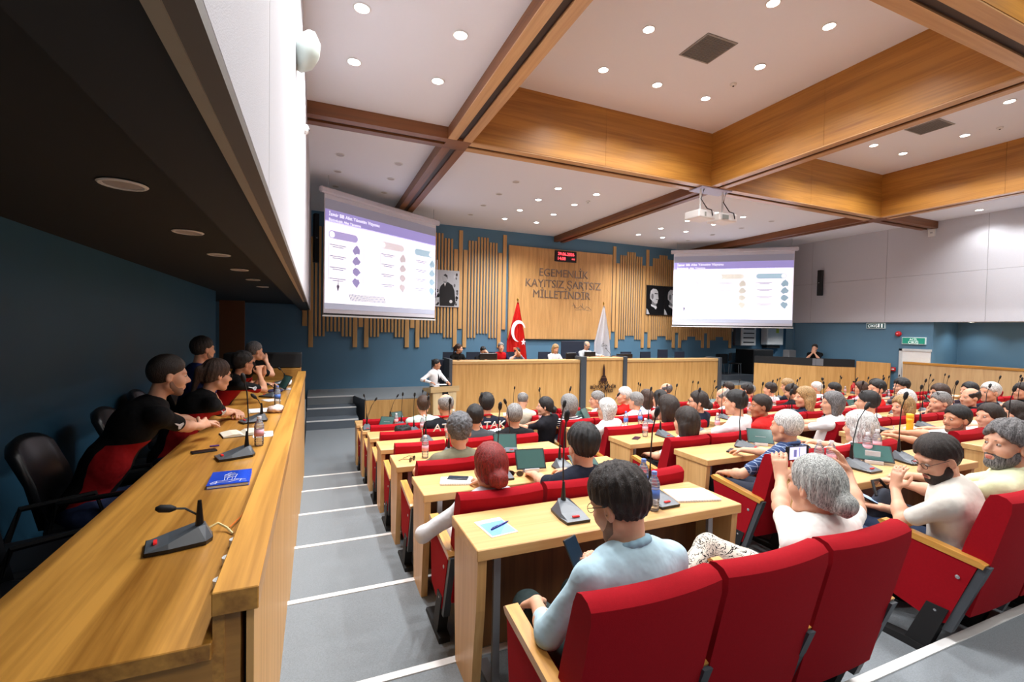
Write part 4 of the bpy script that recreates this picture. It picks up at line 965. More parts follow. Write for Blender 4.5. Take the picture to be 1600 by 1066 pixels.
    sh = Shape()
    for a, b, c_ in legs: sh.cap(c_-np.array([0, .05, .045]), c_+np.array([0, .14, -.055]), .042, .036, k=.02)
    sh.half((0, 0, -1), -.015+0*h) if not cross else None
    add('shoes', sh, BLACKM, max(h, .012))
    # hair
    if hair:
        t = {'short': .014, 'buzz': .006, 'curly': .026, 'long': .02, 'bob': .022, 'bun': .012, 'ring': .009, 'full': .026, 'wavy': .024, 'pony': .012}[hair]
        hr = Shape(); 
        hr.ell(Hh(0, -.018, .036), (np.array([.074, .094, .086])+min(t, .006))*q, Rh, .02); hr.ell(Hh(0, -.012, .056), (np.array([.066, .084, .072])+t)*q, Rh, .03)
        if hair in ('long', 'wavy', 'bob', 'pony', 'bun'):
            hr.ell(Hh(0, -.04, -.0), (np.array([.075, .075, .095])+t*.6)*q, Rh, .03)
        # face opening
        hr.ell(Hh(0, .105, -.035), np.array([.078 if hair != 'long' else .062, .075, .11])*q, Rh, .012, 's')
        if hair in ('short', 'buzz', 'curly', 'full', 'ring', 'bun', 'pony'):
            nl = np.array([0, .5, -1.]); nn = Rh@nrm(nl); pt0 = Hh(0, 0, .008 if hair not in ('bun', 'pony', 'ring') else -.03); hr.half(nn, float(nn@pt0), .012)
        if hair in ('short', 'curly', 'full', 'buzz'): hr.ell(Hh(0, -.026, .018), np.array([.0765, .0885, .082])*q, Rh, .012)
        if hair == 'ring':
            hr.ell(Hh(0, .02, .10), np.array([.078, .1, .062])*q, Rh, .01, 's')
        for s in (-1, 1): hr.ell(Hh(s*.082, .004, -.012), np.array([.02, .022, .032])*q, Rh, .008, 's') if hair in ('short', 'buzz', 'curly', 'full', 'ring') else None
        if hair == 'long' or hair == 'wavy':
            Lg = .30 if hair == 'long' else .2
            for s in (-1, -.4, .4, 1):
                a = Hh(s*.058, -.055 if abs(s) < .9 else -.03, -.03); b = np.array(a)+np.array([s*.02, -.02, -Lg]); hr.cap(a, b, .05*q, .032, k=.04)
        if hair == 'bob':
            for s in (-1, -.35, .35, 1): hr.cap(Hh(s*.055, -.045 if abs(s) < .9 else -.015, 0), Hh(s*.06, -.055 if abs(s) < .9 else -.012, -.115), .045*q, .032*q, k=.03)
        if hair == 'bun': hr.ell(Hh(0, -.125, -.035), np.array([.052, .042, .048])*q, Rh, .02)
        if hair == 'pony': hr.ell(Hh(0, -.125, .03), np.array([.03, .03, .03])*q, Rh, .02); hr.cap(Hh(0, -.13, .03), Hh(0, -.15, -.15), .032*q, .015*q, k=.03)
        amp = {'short': .003, 'buzz': .0005, 'curly': .007, 'long': .004, 'bob': .003, 'bun': .003, 'ring': .001, 'full': .005, 'wavy': .007, 'pony': .003}[hair]
        if hair in ('curly',): hr.noise(amp, 95 if h < .012 else 60)
        else: hr.strand(Hh(0, -.03, .05), Rh, amp*.75, 17, NP[0]); hr.noise(amp*.6, 55)
        add('hair', hr, hairmat(hc))
    if vis_face:
        eb = Shape()
        for s in (-1, 1): eb.cap(Hh(s*.018, .088, .026), Hh(s*.042, .079, .028), .0045*q, .0035*q, k=.004)
        if h < .013: add('eyebrows', eb, hairmat(hc if hc not in ('white', 'red', 'blond') else 'brown'), min(h, .008))
        ew = MB(); ei = MB()
        for s in (-1, 1):
            ew.sph(Hh(s*.031, .0775, .006), .0108*q, (1.15, 1, .72), u=10, v=8); ei.sph(Hh(s*.031, .0832, .0055), .0068*q, u=8, v=6)
        ew.build('eyes', mat('eye_white', (176, 160, 150), .3), o, smooth=True); ei.build('irises', mat('iris', (34, 24, 18), .2), o, smooth=True)
        lp = Shape(); lp.cap(Hh(-.016, .0905, -.061), Hh(.016, .0905, -.061), .0055*q, k=.004); lp.cap(Hh(-.013, .09, -.071), Hh(.013, .09, -.071), .006*q, k=.004)
        if h < .011: add('lips', lp, mat('lips', (176, 98, 86), .45), .006)
    if beard:
        bd = Shape(); t = {'full': .008, 'stubble': .0025, 'moustache': 0}[beard]
        if t:
            bd.ell(Hh(0, .022, -.03), (np.array([.059, .068, .085])+t)*q, Rh, .02); bd.ell(Hh(0, .06, -.095), (np.array([.026, .022, .02])+t)*q, Rh, .02)
            for s in (-1, 1): bd.cap(Hh(s*.05, -.002, -.05), Hh(s*.02, .06, -.1), (.019+t)*q, k=.02)
            nn = Rh@nrm(np.array([0, .42, 1.])); bd.half(nn, float(nn@Hh(0, .05, -.035))); bd.ell(Hh(0, .11, -.058), np.array([.026, .035, .011])*q, Rh, .004, 's')
            nn = Rh@np.array([0, -1., 0]); bd.half(nn, float(nn@Hh(0, -.002, 0)))
        bd.cap(Hh(-.024, .088, -.05), Hh(.024, .088, -.05), .006*q, k=.006)
        bd.noise(.001, 90); add('beard', bd, hairmat(hc if hc != 'white' else 'grey') if beard != 'stubble' else mat('stubble_'+skin, tuple(v*.62 for v in SKINS[skin]), .7), min(h, .008))
    if glasses:
        g = MB(); r_ = .0014 if glasses is True else .002
        fz = .006 if glasses != 'top' else .115; fy = .098 if glasses != 'top' else .05
        for s in (-1, 1):
            g.tube([Hh(s*.033+.021*math.cos(a), fy, fz+.016*math.sin(a)) for a in np.linspace(0, 2*math.pi, 13)], max(r_, h*.2), 5, False)
            g.tube([Hh(s*.054, fy, fz+.004), Hh(s*.08, 0, fz+.006)], max(r_, h*.2), 5)
            if glasses == 'top': g.sph(Hh(s*.033, fy+.002, fz), .018, (1, .3, .9), 8, 6)
        g.tube([Hh(-.012, fy, fz+.004), Hh(.012, fy, fz+.004)], max(r_, h*.2), 5); g.build('glasses', BLACK, o)
    if tie:
        tb = MB(); a = Nk-u*.03+Y*.09; b = mid+Y*.14-u*.03
        tb.tube([a, a*.5+b*.5+Y*.022, b], [.016, .02, .032], 6); tb.build('tie', cloth(tie), o)
    if headband:
        MB().tube([Hh(math.cos(a)*.086, -.0, .035+math.sin(a)*.1) for a in np.linspace(-.3, math.pi+.3, 16)], .006, 6).build('hair_band', BLACK, o)
    o['_d'] = 0; del o['_d']
    return o, dict(Hh=Hh, Rh=Rh, Nk=Nk, u=u, X=X, Y=Y, ch=ch, mid=mid, AL=AL, AR=AR, SL=SL, SR=SR, org=org, Rb=Rb, RB=RB)
Z = ROWZ
def P(name, pos, label, **kw):
    k = kw.pop('k', None)
    fz = Z[k] if k else kw.pop('fz')
    r = person(label, pos, fz, rowk=k, **kw); PEOPLE[name] = r; return r
LB = (178, 206, 218)
# --- near rows
P('blue', (1.05, 1.42, 1.92), 'person in light blue denim shirt looking down at a phone in the nearest row', k=1, hair='full', hc='dkbrown', shirt=LB, sleeve='rolled', pants=(36, 48, 48), body=4, yaw=22, pitch=-20, lean=.08, collar=(150, 186, 204), beard='stubble', glasses=True,
  L=((.85, 1.70, 1.44), (-.5, -.6, -.5), (.0, .75, -.45), (.2, -.2, -1), .35), R=((1.16, 1.66, 1.50), (.8, -.5, -.7), (-.35, .35, .75), (-.5, .8, .2), 1.1), hs=1.08)
P('phone', (2.12, 1.40, 1.87), 'grey-haired woman in white t-shirt and patterned trousers photographing with raised phone', k=1, hair='bun', hc='ltgrey', shirt=(236, 232, 226), pants=(214, 206, 192), ppat='floral', body=5, yaw=-2, pitch=-2, lean=.06,
  L=((2.30, 1.70, 1.80), (-1, .1, -.5), (.25, .3, .9), (.7, .6, 0), .5), R=((2.72, 1.62, 1.82), (1, 0, -.6), (-.25, .3, .9), (-.6, .6, 0), .5), cross=True, hs=1.1, vis_face=False)
P('beardhand', (3.35, 1.50, 1.86), 'bearded man in off-white shirt resting his forehead on his hand', k=1, hair='short', hc='dkbrown', shirt=(222, 218, 208), pants=(40, 52, 76), body=22, yaw=62, pitch=-24, lean=.22, collar=(216, 212, 202), beard='full', glasses=True,
  L=((3.39, 1.73, 1.61), (-.6, .2, -1), (.12, -.05, 1), (.9, -.2, .1), .5), R=((3.42, 1.82, 1.45), (.8, -.3, -.8), (-.3, .6, 0), (0, 0, 1), .9), hs=1.08)
P('graybeard', (3.80, 1.37, 1.93), 'man with grey wavy hair and full beard in pale yellow shirt', k=1, hair='full', hc='saltpep', shirt=(226, 230, 190), body=12, yaw=66, pitch=4, lean=.08, collar=(228, 232, 194), beard='full', wf=1.08, hs=1.12)
P('red', (.99, 2.65, 1.72), 'woman with bright red hair in a bun and pale grey shirt', k=2, hair='bun', hc='red', shirt=(214, 214, 218), sleeve='long', wf=.9, yaw=2, pitch=-4, lean=.1, L=((.68, 2.9, 1.25), (-1, -.4, -.2), (.2, .8, -.4), (0, 0, -1)), R='desk', hs=1.15, pants=(190, 182, 176))
P('navy', (1.66, 2.66, 1.79), 'man with messy black hair in dark navy t-shirt', k=2, hair='full', hc='black', shirt=(24, 28, 42), yaw=-4, pitch=-6, lean=.12, hs=1.12)
P('whiteplaid', (3.60, 2.63, 1.80), 'white-haired man in blue plaid short-sleeved shirt', k=2, hair='buzz', hc='white', shirt=(48, 66, 104), pat='plaid', collar=(60, 80, 120), yaw=8, lean=.05, hs=1.12, skin='fair', L=((3.3, 2.95, 1.36), (-1, -.4, -.3)), R='desk')
P('grayblonde', (4.62, 2.66, 1.72), 'woman with long wavy grey-blond hair in white top', k=2, hair='wavy', hc='white', shirt=(222, 224, 230), wf=.9, yaw=6, lean=.1, hs=1.15)
P('beard', (6.20, 2.63, 1.71), 'dark-haired man with trimmed beard in white t-shirt in profile', k=2, hair='short', hc='black', shirt=(236, 236, 238), yaw=68, lean=.1, beard='stubble', hs=1.15, skin='tan')
P('woman', (6.85, 2.63, 1.70), 'woman with dark hair tied back in white t-shirt in profile', k=2, hair='pony', hc='dkbrown', shirt=(236, 236, 238), wf=.9, yaw=70, lean=.1, hs=1.15)
P('far', (7.45, 2.65, 1.70), 'dark-haired woman partly hidden at the right edge of the second row', k=2, hair='long', hc='dkbrown', shirt=(60, 60, 70), wf=.9, yaw=50, lean=.1, hs=1.1)
# --- third row
P('olive', (1.13, 3.78, 1.69), 'man with curly salt-and-pepper hair in olive shirt', k=3, hair='curly', hc='dkgrey', shirt=(124, 120, 98), yaw=-6, lean=.08, hs=1.16, L=((.9, 4.2, 1.28), (-1, -.3, -.4)), R='desk', pitch=-6)
P('long', (3.62, 3.78, 1.62), 'woman with long straight dark hair in white top', k=3, hair='long', hc='dkbrown', shirt=(232, 230, 226), wf=.9, yaw=12, lean=.06, hs=1.2, L='lap', R='lap', pants=(20, 20, 24))
P('blackwhite', (4.40, 3.84, 1.78), 'black-haired man in white shirt with arms stretched on the desk', k=3, hair='short', hc='black', shirt=(238, 238, 240), yaw=26, body=18, lean=.16, hs=1.14, sleeve='short')
P('redpolo', (4.98, 3.98, 1.69), 'man with short dark hair in red polo looking left', k=3, hair='short', hc='dkbrown', shirt=(206, 40, 38), yaw=60, body=14, lean=.2, hs=1.12, skin='brown', collar=(206, 40, 38))
P('graywhite', (6.00, 3.78, 1.71), 'man with long grey-black hair in white t-shirt', k=3, hair='bob', hc='saltpep', shirt=(238, 238, 238), yaw=52, lean=.06, hs=1.12)
P('sung', (6.72, 3.78, 1.69), 'man with dark hair and sunglasses on his head in white shirt', k=3, hair='short', hc='black', shirt=(226, 232, 236), yaw=22, lean=.08, hs=1.2, glasses='top', vis_face=False)
P('blonde3', (7.50, 3.78, 1.59), 'woman with shoulder-length dark blond hair in profile', k=3, hair='wavy', hc='blond', shirt=(190, 70, 60), yaw=66, lean=.06, hs=1.2, wf=.9)
P('sunghead', (8.50, 3.81, 1.60), 'grey-haired man with sunglasses on his head resting his chin on hand', k=3, hair='short', hc='grey', shirt=(26, 28, 44), yaw=60, lean=.14, hs=1.25, glasses='top', L='chin')
P('balding', (9.25, 3.78, 1.65), 'balding dark-haired man in black shirt, right of the centre block middle', k=3, hair='ring', hc='dkbrown', shirt=(24, 24, 30), yaw=64, hs=1.2)
P('wh', (9.84, 3.78, 1.71), 'white-haired man in dark shirt near the right counter', k=3, hair='short', hc='white', shirt=(30, 32, 46), yaw=62, hs=1.25)
P('edge', (10.88, 3.78, 1.69), 'man in black at the very right edge of the picture', k=3, hair='short', hc='dkbrown', shirt=(18, 18, 20), yaw=50, hs=1.15)
# --- fourth row
P('blackhead', (1.64, 4.90, 1.58), 'man with smooth black hair in grey shirt behind the curly-haired man', k=4, hair='short', hc='black', shirt=(70, 72, 76), yaw=-2, hs=1.1, vis_face=False)
P('grayshort', (2.12, 4.90, 1.57), 'man with short grey hair in black t-shirt', k=4, hair='buzz', hc='grey', shirt=(24, 24, 26), yaw=-4, hs=1.12, vis_face=False)
P('white', (3.42, 4.95, 1.57), 'white-haired woman with dark glasses in white shirt', k=4, hair='bob', hc='white', shirt=(232, 228, 224), yaw=46, hs=1.05, glasses=True, wf=.9)
P('dk', (4.36, 4.90, 1.54), 'dark-haired woman in orange top with a round bob', k=4, hair='bob', hc='dkbrown', shirt=(214, 140, 100), yaw=20, hs=1.35, wf=.9, vis_face=False)
P('bunglass', (4.90, 4.90, 1.61), 'woman with glasses and frizzy dark hair tied behind', k=4, hair='bun', hc='dkbrown', shirt=(30, 34, 50), yaw=55, hs=1.2, glasses=True, wf=.92)
P('blonde2', (7.10, 4.90, 1.58), 'woman with long straight blond hair in navy top', k=4, hair='long', hc='blond', shirt=(34, 40, 60), yaw=56, hs=1.3, wf=.9)
P('redshirt', (8.95, 4.90, 1.65), 'dark-haired man in bright red shirt in profile', k=4, hair='short', hc='black', shirt=(214, 30, 24), yaw=66, hs=1.3, lean=.05)
P('light', (9.84, 4.90, 1.45), 'person with fluffy white hair bending over the desk', k=4, hair='bob', hc='white', shirt=(230, 200, 150), yaw=30, hs=1.2, pitch=-20, vis_face=False)
P('br17', (10.89, 4.90, 1.50), 'woman with short wavy brown hair in wine red top', k=4, hair='bob', hc='brown', shirt=(140, 30, 44), yaw=60, hs=1.4, wf=.9)
P('dk18', (11.95, 4.90, 1.52), 'woman with black hair tied with a patterned band', k=4, hair='bun', hc='black', shirt=(60, 50, 60), yaw=60, hs=1.35, wf=.9)
# --- fifth row
P('atak', (1.61, 6.05, 1.53), 'bald man in black vest with ATAK lettering and red collar', k=5, hair='ring', hc='grey', shirt=(24, 26, 32), sleeve='short', yaw=2, hs=1.25, wf=1.25, collar=(190, 24, 30), lean=.1, vis_face=False)
P('atak2', (2.19, 6.05, 1.52), 'black-haired man with sunglasses on head in lettered dark vest', k=5, hair='short', hc='black', shirt=(26, 30, 44), yaw=0, hs=1.25, wf=1.2, collar=(170, 24, 30), glasses='top', vis_face=False)
P('bun', (3.12, 6.08, 1.44), 'pale woman with dark bun and black top in profile', k=5, hair='bun', hc='black', shirt=(28, 28, 34), yaw=62, hs=1.1, wf=.88, lean=.2)
P('stripe', (3.56, 6.15, 1.42), 'grey-haired woman in dark vest over striped sleeves', k=5, hair='bob', hc='grey', shirt=(30, 34, 50), pat='stripe', yaw=14, hs=1.3, wf=.95, L=((3.35, 6.6, 1.3), (-1, -.3, -.3)), R='desk', vis_face=False)
P('gray16', (4.74, 6.05, 1.45), 'man with short grey hair in white shirt, left of the woman with bob', k=5, hair='short', hc='grey', shirt=(230, 232, 238), yaw=20, hs=1.15, vis_face=False)
P('bob', (5.23, 6.05, 1.46), 'woman with rounded black bob in the second block', k=5, hair='bob', hc='black', shirt=(200, 170, 160), yaw=16, hs=1.15, wf=.9, vis_face=False)
P('baldgray', (6.64, 6.05, 1.44), 'bald man with grey fringe in pale grey shirt looking down', k=5, hair='ring', hc='grey', shirt=(214, 214, 208), yaw=50, pitch=-18, hs=1.25)
P('baldr', (8.40, 6.05, 1.47), 'person with short dark reddish hair in black top writing', k=5, hair='short', hc='dkbrown', shirt=(28, 28, 34), yaw=20, pitch=-18, hs=1.15, vis_face=False)
P('d12', (9.63, 6.05, 1.47), 'dark-haired man in black shirt behind the man with grey-black hair', k=5, hair='short', hc='black', shirt=(34, 34, 40), yaw=30, hs=1.15, vis_face=False)
P('d14', (10.51, 6.05, 1.47), 'brown-haired person in pink top at the centre block end', k=5, hair='bob', hc='brown', shirt=(220, 170, 180), yaw=40, hs=1.1, wf=.9)
P('dk16', (11.94, 6.05, 1.46), 'dark-haired man with full hair in grey shirt in fourth block', k=5, hair='full', hc='black', shirt=(90, 84, 90), yaw=60, hs=1.4)
# --- sixth and seventh rows
P('mint', (1.55, 7.15, 1.36), 'man with light brown hair in mint green shirt', k=6, hair='short', hc='brown', shirt=(186, 212, 198), yaw=-4, hs=1.2, wf=1.1, vis_face=False)
P('cream', (3.25, 7.15, 1.37), 'balding grey man in cream shirt bending over his tablet', k=6, hair='ring', hc='grey', shirt=(206, 200, 182), yaw=-30, pitch=-20, hs=1.1, vis_face=False)
P('grayman', (4.73, 7.15, 1.31), 'elderly man with grey hair in white shirt looking down left', k=6, hair='short', hc='grey', shirt=(232, 232, 236), yaw=56, hs=1.25)
P('redbald', (5.33, 7.15, 1.37), 'bald white-haired man in bright red shirt with white trim', k=6, hair='buzz', hc='white', shirt=(226, 30, 26), yaw=58, hs=1.3)
P('brown', (5.85, 7.15, 1.30), 'woman with long smooth brown hair in white blouse', k=6, hair='long', hc='brown', shirt=(220, 224, 232), yaw=20, hs=1.25, wf=.9, vis_face=False)
P('dark1', (7.98, 7.15, 1.42), 'person with dark hair low in the sixth row of centre block', k=6, hair='short', hc='dkbrown', shirt=(180, 40, 40), yaw=30, hs=1.0, vis_face=False)
P('dark2', (8.50, 7.15, 1.35), 'dark-haired man in red shirt in the sixth row', k=6, hair='short', hc='black', shirt=(206, 30, 30), yaw=26, hs=1.25, vis_face=False)
P('balddark', (9.23, 7.15, 1.35), 'man with thinning dark hair in white shirt', k=6, hair='short', hc='dkbrown', shirt=(236, 236, 238), yaw=20, hs=1.25, vis_face=False)
P('blond', (9.78, 7.15, 1.41), 'blond person with short layered hair before the booth', k=6, hair='full', hc='blond', shirt=(30, 34, 46), yaw=40, hs=1.2, pitch=-10)
P('whitehair', (10.75, 7.15, 1.33), 'white-haired person in white in the sixth row', k=6, hair='short', hc='white', shirt=(230, 230, 234), yaw=30, hs=1.15, vis_face=False)
P('dk15', (13.0, 7.15, 1.30), 'man with dark swept hair in purple shirt in fourth block', k=6, hair='full', hc='black', shirt=(80, 60, 100), yaw=60, hs=1.4)
P('redbald2', (7.33, 8.30, 1.25), 'balding man in red shirt in the front row looking left', k=7, hair='ring', hc='dkgrey', shirt=(214, 40, 40), yaw=50, hs=1.3)
P('dark3', (10.0, 8.30, 1.16), 'grey-haired person in the front row of the centre block', k=7, hair='short', hc='grey', shirt=(120, 40, 40), yaw=30, hs=1.1, vis_face=False)
# lettering on the vests
for n_, tx in (('atak', 'ATAK'), ('atak2', 'ATAK')):
    o, d = PEOPLE[n_]; hd_ = d['ch']+d['u']*.085-d['Y']*.165
    t_ = text(tx, .15, mat('vest_letters', (225, 228, 232), .6), o, tuple(hd_), (math.pi/2-math.atan2(d['u'][1], d['u'][2]), 0, 0), 'lettering', .004, sx=1.1)
# --- gallery people at the left
GK = dict(fz=.9, group='people in the left gallery', shirt=(16, 16, 18), pat='sidered', pants=(40, 52, 84), tablez=.755, face=(8, 12), seat=.46)
P('man1', (-.90, 3.72, 2.22), 'man with close-cropped dark hair leaning on the left counter in black-red polo', body=-62, yaw=-68, pitch=-6, lean=.42, hair='buzz', hc='dkbrown', beard='stubble', hs=1.06, wf=1.05,
  R=((-.72, 4.22, 1.74), (.1, -1, -.9), (.35, .9, .15), (-.6, .1, -.3), .8), L=((-.66, 4.42, 1.70), (-.3, 1, -.6), (.3, .8, 0), (0, 0, -1), .8), **GK)
P('gwoman', (-.80, 4.75, 2.12), 'woman with tied grey-brown hair and glasses in black polo at the left counter', body=-62, yaw=-58, pitch=-8, lean=.36, hair='pony', hc='brown', hs=1.08, wf=1.0, glasses=True,
  R=((-.75, 5.1, 1.71), (.2, -1, -.6), (.1, .9, 0), (0, 0, -1), .8), L=((-.70, 5.2, 1.71), (-.2, 1, -.4), (.2, -.6, 0), (0, 0, -1), .8), **GK)
G2 = dict(GK); G2['pat'] = None; G2['shirt'] = (30, 42, 92)
P('gblue', (-1.12, 5.9, 2.29), 'dark-haired man in blue t-shirt sitting against the left wall', body=-60, yaw=-50, lean=.12, hair='short', hc='black', hs=1.08, L='lap', R='lap', beard='stubble', **G2)
P('gcurly', (-.78, 6.2, 2.11), 'person with dark curly hair and glasses, hands clasped at the left counter', body=-70, yaw=-52, lean=.36, hair='curly', hc='black', hs=1.06, wf=.92, glasses=True, skin='tan',
  R=((-.62, 6.28, 1.98), (.3, -.9, -.9), (-.1, .3, .9), (-.2, .9, 0), 1.2), L=((-.58, 6.38, 1.98), (.3, .6, -.9), (-.1, -.2, .9), (-.2, -.9, 0), 1.2), **GK)
P('ggrey', (-.80, 7.5, 2.19), 'grey-haired man touching his chin, farthest in the left gallery', body=-70, yaw=-50, lean=.34, hair='short', hc='dkgrey', hs=1.06,
  R=((-.66, 7.55, 2.05), (.4, -.7, -.9), (-.2, .2, .9), (-.3, .8, 0), 1.2), L='desk', **GK)
for n_ in ('man1', 'gwoman', 'gcurly'):
    o, d = PEOPLE[n_]; A, E_, *_ = d['AR']; c_ = A*.55+E_*.45; ax = nrm(E_-A); outn = nrm(np.cross(ax, np.cross(np.array([1., -.2, .1]), ax)))
    W3 = d['Rb']@outn
    q_ = Vector(outn).to_track_quat('Z', 'Y')
    lg = MB(); 
    lg.prism([(-.006, -.01), (-.004, .03), (0, .045), (.004, .03), (.006, -.01)], 2, 0, .003).prism([(-.02, -.022), (-.008, -.008), (.008, -.008), (.02, -.022)], 2, 0, .003).box(-.024, .024, -.034, -.026, 0, .003).box(-.02, .02, -.044, -.038, 0, .003)
    e_ = lg.build('sleeve_emblem', mat('emblem_white', (225, 228, 235), .6), o); e_.location = Vector(c_+outn*.0635); 
    M3 = Matrix((Vector(np.cross(-ax, outn)), Vector(-ax), Vector(outn))).transposed(); e_.rotation_euler = M3.to_euler()
# --- stage people
SK = dict(fz=SF, group='officials on the stage', tablez=.93, seat=.52)
P('w1', (3.91, 13.25, 1.97), 'woman in black blouse with brown hair tied back at the bench end', hair='pony', hc='brown', shirt=(14, 14, 16), sleeve='long', body=190, yaw=232, wf=.9, hs=1.1, collar=None, **SK)
P('m2', (4.66, 13.22, 1.90), 'man in black looking down with hand on his face behind a monitor', hair='buzz', hc='black', shirt=(22, 22, 26), body=185, yaw=172, pitch=-22, hs=1.1, L='face', R='desk', **SK)
P('redv', (5.25, 13.25, 2.02), 'grey-haired man in red vest with navy sleeves', hair='short', hc='grey', shirt=(190, 16, 22), pat='redvest', body=182, yaw=172, hs=1.1, wf=1.05, **SK)
P('cover', (5.80, 13.25, 1.86), 'man in grey shirt covering his face with his arm', hair='short', hc='black', shirt=(150, 156, 176), body=175, yaw=160, pitch=-14, hs=1.1, L=((5.62, 12.98, 2.0), (.5, -.5, -1)), R='face', **SK)
P('w5', (7.15, 13.25, 1.97), 'woman with long curly blond hair in white blouse', hair='wavy', hc='blond', shirt=(238, 238, 240), sleeve='long', body=182, yaw=178, pitch=-18, hs=1.1, wf=.92, **SK)
P('chair', (8.33, 13.25, 2.08), 'chairman in light grey shirt with glasses reading papers', hair='ring', hc='grey', shirt=(196, 200, 204), sleeve='long', body=182, yaw=186, pitch=-24, hs=1.1, glasses=True, beard='moustache', L=((8.7, 12.92, 1.76), (.8, -.3, -.4)), R='desk', fz=SF, group='officials on the stage', tablez=1.0, seat=.56)
P('speaker', (2.97, 12.15, 1.60), 'standing man in white shirt and black tie speaking at the lectern', fz=.02, stand=True, hair='short', hc='black', shirt=(240, 240, 242), sleeve='long', pants=(24, 24, 28), body=222, yaw=246, lean=.05, hs=1.08, tie=(16, 16, 20), collar=(240, 240, 242), beard='moustache', skin='tan', L=((3.2, 11.85, 1.16), (.3, .8, -.6)), R=((2.75, 11.85, 1.16), (-1, .2, -.3)), group='standing')
P('booth', (16.55, 11.1, 2.10), 'man in black shirt resting his chin on hands behind the booth', fz=.9, hair='short', hc='dkbrown', shirt=(16, 16, 18), body=110, yaw=112, hs=1.1, L='chin', R='chin', group='booth', beard='stubble')

# ------------------------------------------------------------------ THINGS ON DESKS
def mk(name, parts):
    r = empty(name, (0, 0, 0), '', '')
    for nm, mb, m, sm in parts: mb.build(nm, m, r, smooth=sm)
    return r
LBL = {'blue': mat('label_blue', (70, 110, 190), .5), 'white': mat('label_white', (235, 225, 228), .5), 'pink': mat('label_pink', (225, 160, 170), .5)}
CAP = {'blue': mat('cap_blue', (110, 140, 215), .4), 'white': mat('cap_white', (235, 235, 240), .4)}
def bottle(cap, lab):
    return mk('water_bottle', [('body', MB().lathe([(.028, 0), (.032, .01), (.031, .03), (.033, .04), (.031, .055), (.033, .07), (.033, .15), (.03, .165), (.022, .185), (.0135, .2), (.0135, .212)], n=16), CLEAR, True),
        ('cap', MB().lathe([(.0155, .205), (.0155, .222), (.014, .224)], n=12), CAP[cap], False), ('label_band', MB().lathe([(.0338, .075), (.0338, .125)], n=16), LBL[lab], True)])
BT = {('blue', 'blue'): bottle('blue', 'blue'), ('white', 'white'): bottle('white', 'pink')}
UB = set()
def put_bottle(x, y, z, kind, label):
    key = ('blue', 'blue') if kind == 'blue' else ('white', 'white'); o = BT[key] if key not in UB else copy_tree(BT[key]); UB.add(key)
    o.location = (x, y, z); tag(o, label, 'bottle', 'water bottles')
SCR = mat('tablet_screen', (60, 92, 88), .12, spec=.8); SCRL = mat('phone_screen', (26, 44, 60), .12, emis=.2)
def put_tablet(x, y, z, rz, label, tilt=58, size=(.25, .17)):
    r = empty('tablet_on_stand', (x, y, z), label, 'tablet', 'desk tablets', rz); w_, h_ = size; R_ = Matrix.Translation((0, -.02, .02)) @ Matrix.Rotation(math.radians(tilt), 4, 'X')
    MB().box(-w_/2, w_/2, 0, h_, 0, .008, .003, R_).build('case', BLACK, r); MB().box(-w_/2+.012, w_/2-.012, .01, h_-.01, .008, .009, 0, R_).build('display', SCR, r)
    MB().box(-.06, .06, -.04, .1, 0, .006).box(-.05, .05, .02, .03, 0, h_*.5).box(-.06, .06, -.04, -.03, 0, .03).build('stand', mat('clear_stand', (205, 205, 212), .2, spec=.7), r)
def put_phone(x, y, z, rz, label, m=SCRL):
    r = empty('mobile_phone', (x, y, z), label, 'phone', 'phones', rz); MB().box(-.037, .037, -.077, .077, 0, .009, .004, seg=2).build('body', BLACK, r); MB().box(-.033, .033, -.072, .072, .009, .0098).build('display', m, r); return r
def put_paper(x, y, z, rz, label, w_=.21, h_=.297, n=1, m=PAPER):
    r = MB(); 
    for k in range(n): r.box(-w_/2+k*.004, w_/2+k*.004, -h_/2-k*.003, h_/2-k*.003, k*.0025, k*.0025+.002)
    o = r.build('paper_sheets', m, None, (x, y, z), rz); tag(o, label, 'paper', 'papers'); return o
def put_glasses(x, y, z, rz, label, c=(70, 40, 24)):
    r = empty('eyeglasses', (x, y, z), label, 'glasses', 'glasses on desks', rz); fm = mat('frame_%d' % c[0], c, .3); g = MB(); ln = MB()
    for s in (-1, 1):
        g.tube([(s*.034+.026*math.cos(a), 0, .022+.02*math.sin(a)) for a in np.linspace(0, 2*math.pi, 13)], .003, 6, False).tube([(s*.06, 0, .03), (s*.058, .07, .028), (s*.045, .12, .004)], .0028, 6)
        ln.prism([(s*.034+.024*math.cos(a), .022+.018*math.sin(a)) for a in np.linspace(0, 2*math.pi, 12, endpoint=False)], 1, -.001, .001)
    g.tube([(-.01, 0, .028), (.01, 0, .028)], .003, 6); g.build('frame', fm, r); ln.build('lens', mat('dark_lens', (40, 26, 20), .1), r)
DT = lambda k: ROWZ[k]+.76
put_bottle(1.79, 2.1, DT(1), 'blue', 'water bottle with blue cap on nearest left desk, left of pair')
put_bottle(1.90, 2.33, DT(1), 'blue', 'water bottle with blue cap on nearest left desk, farther of pair')
br = empty('brochure', (.86, 2.2, DT(1)), 'white brochure with blue panel and a pen on it, nearest left desk', 'brochure', None, .12)
MB().box(-.075, .075, -.1, .1, 0, .003).build('cover', PAPER, br); MB().box(-.065, .07, -.09, .06, .003, .0036).build('blue_panel', mat('pale_blue', (110, 158, 214), .5), br); MB().prism([(.07, -.09), (.07, .02), (-.02, -.09)], 2, .0036, .004).build('teal_corner', mat('teal_corner', (130, 190, 210), .5), br)
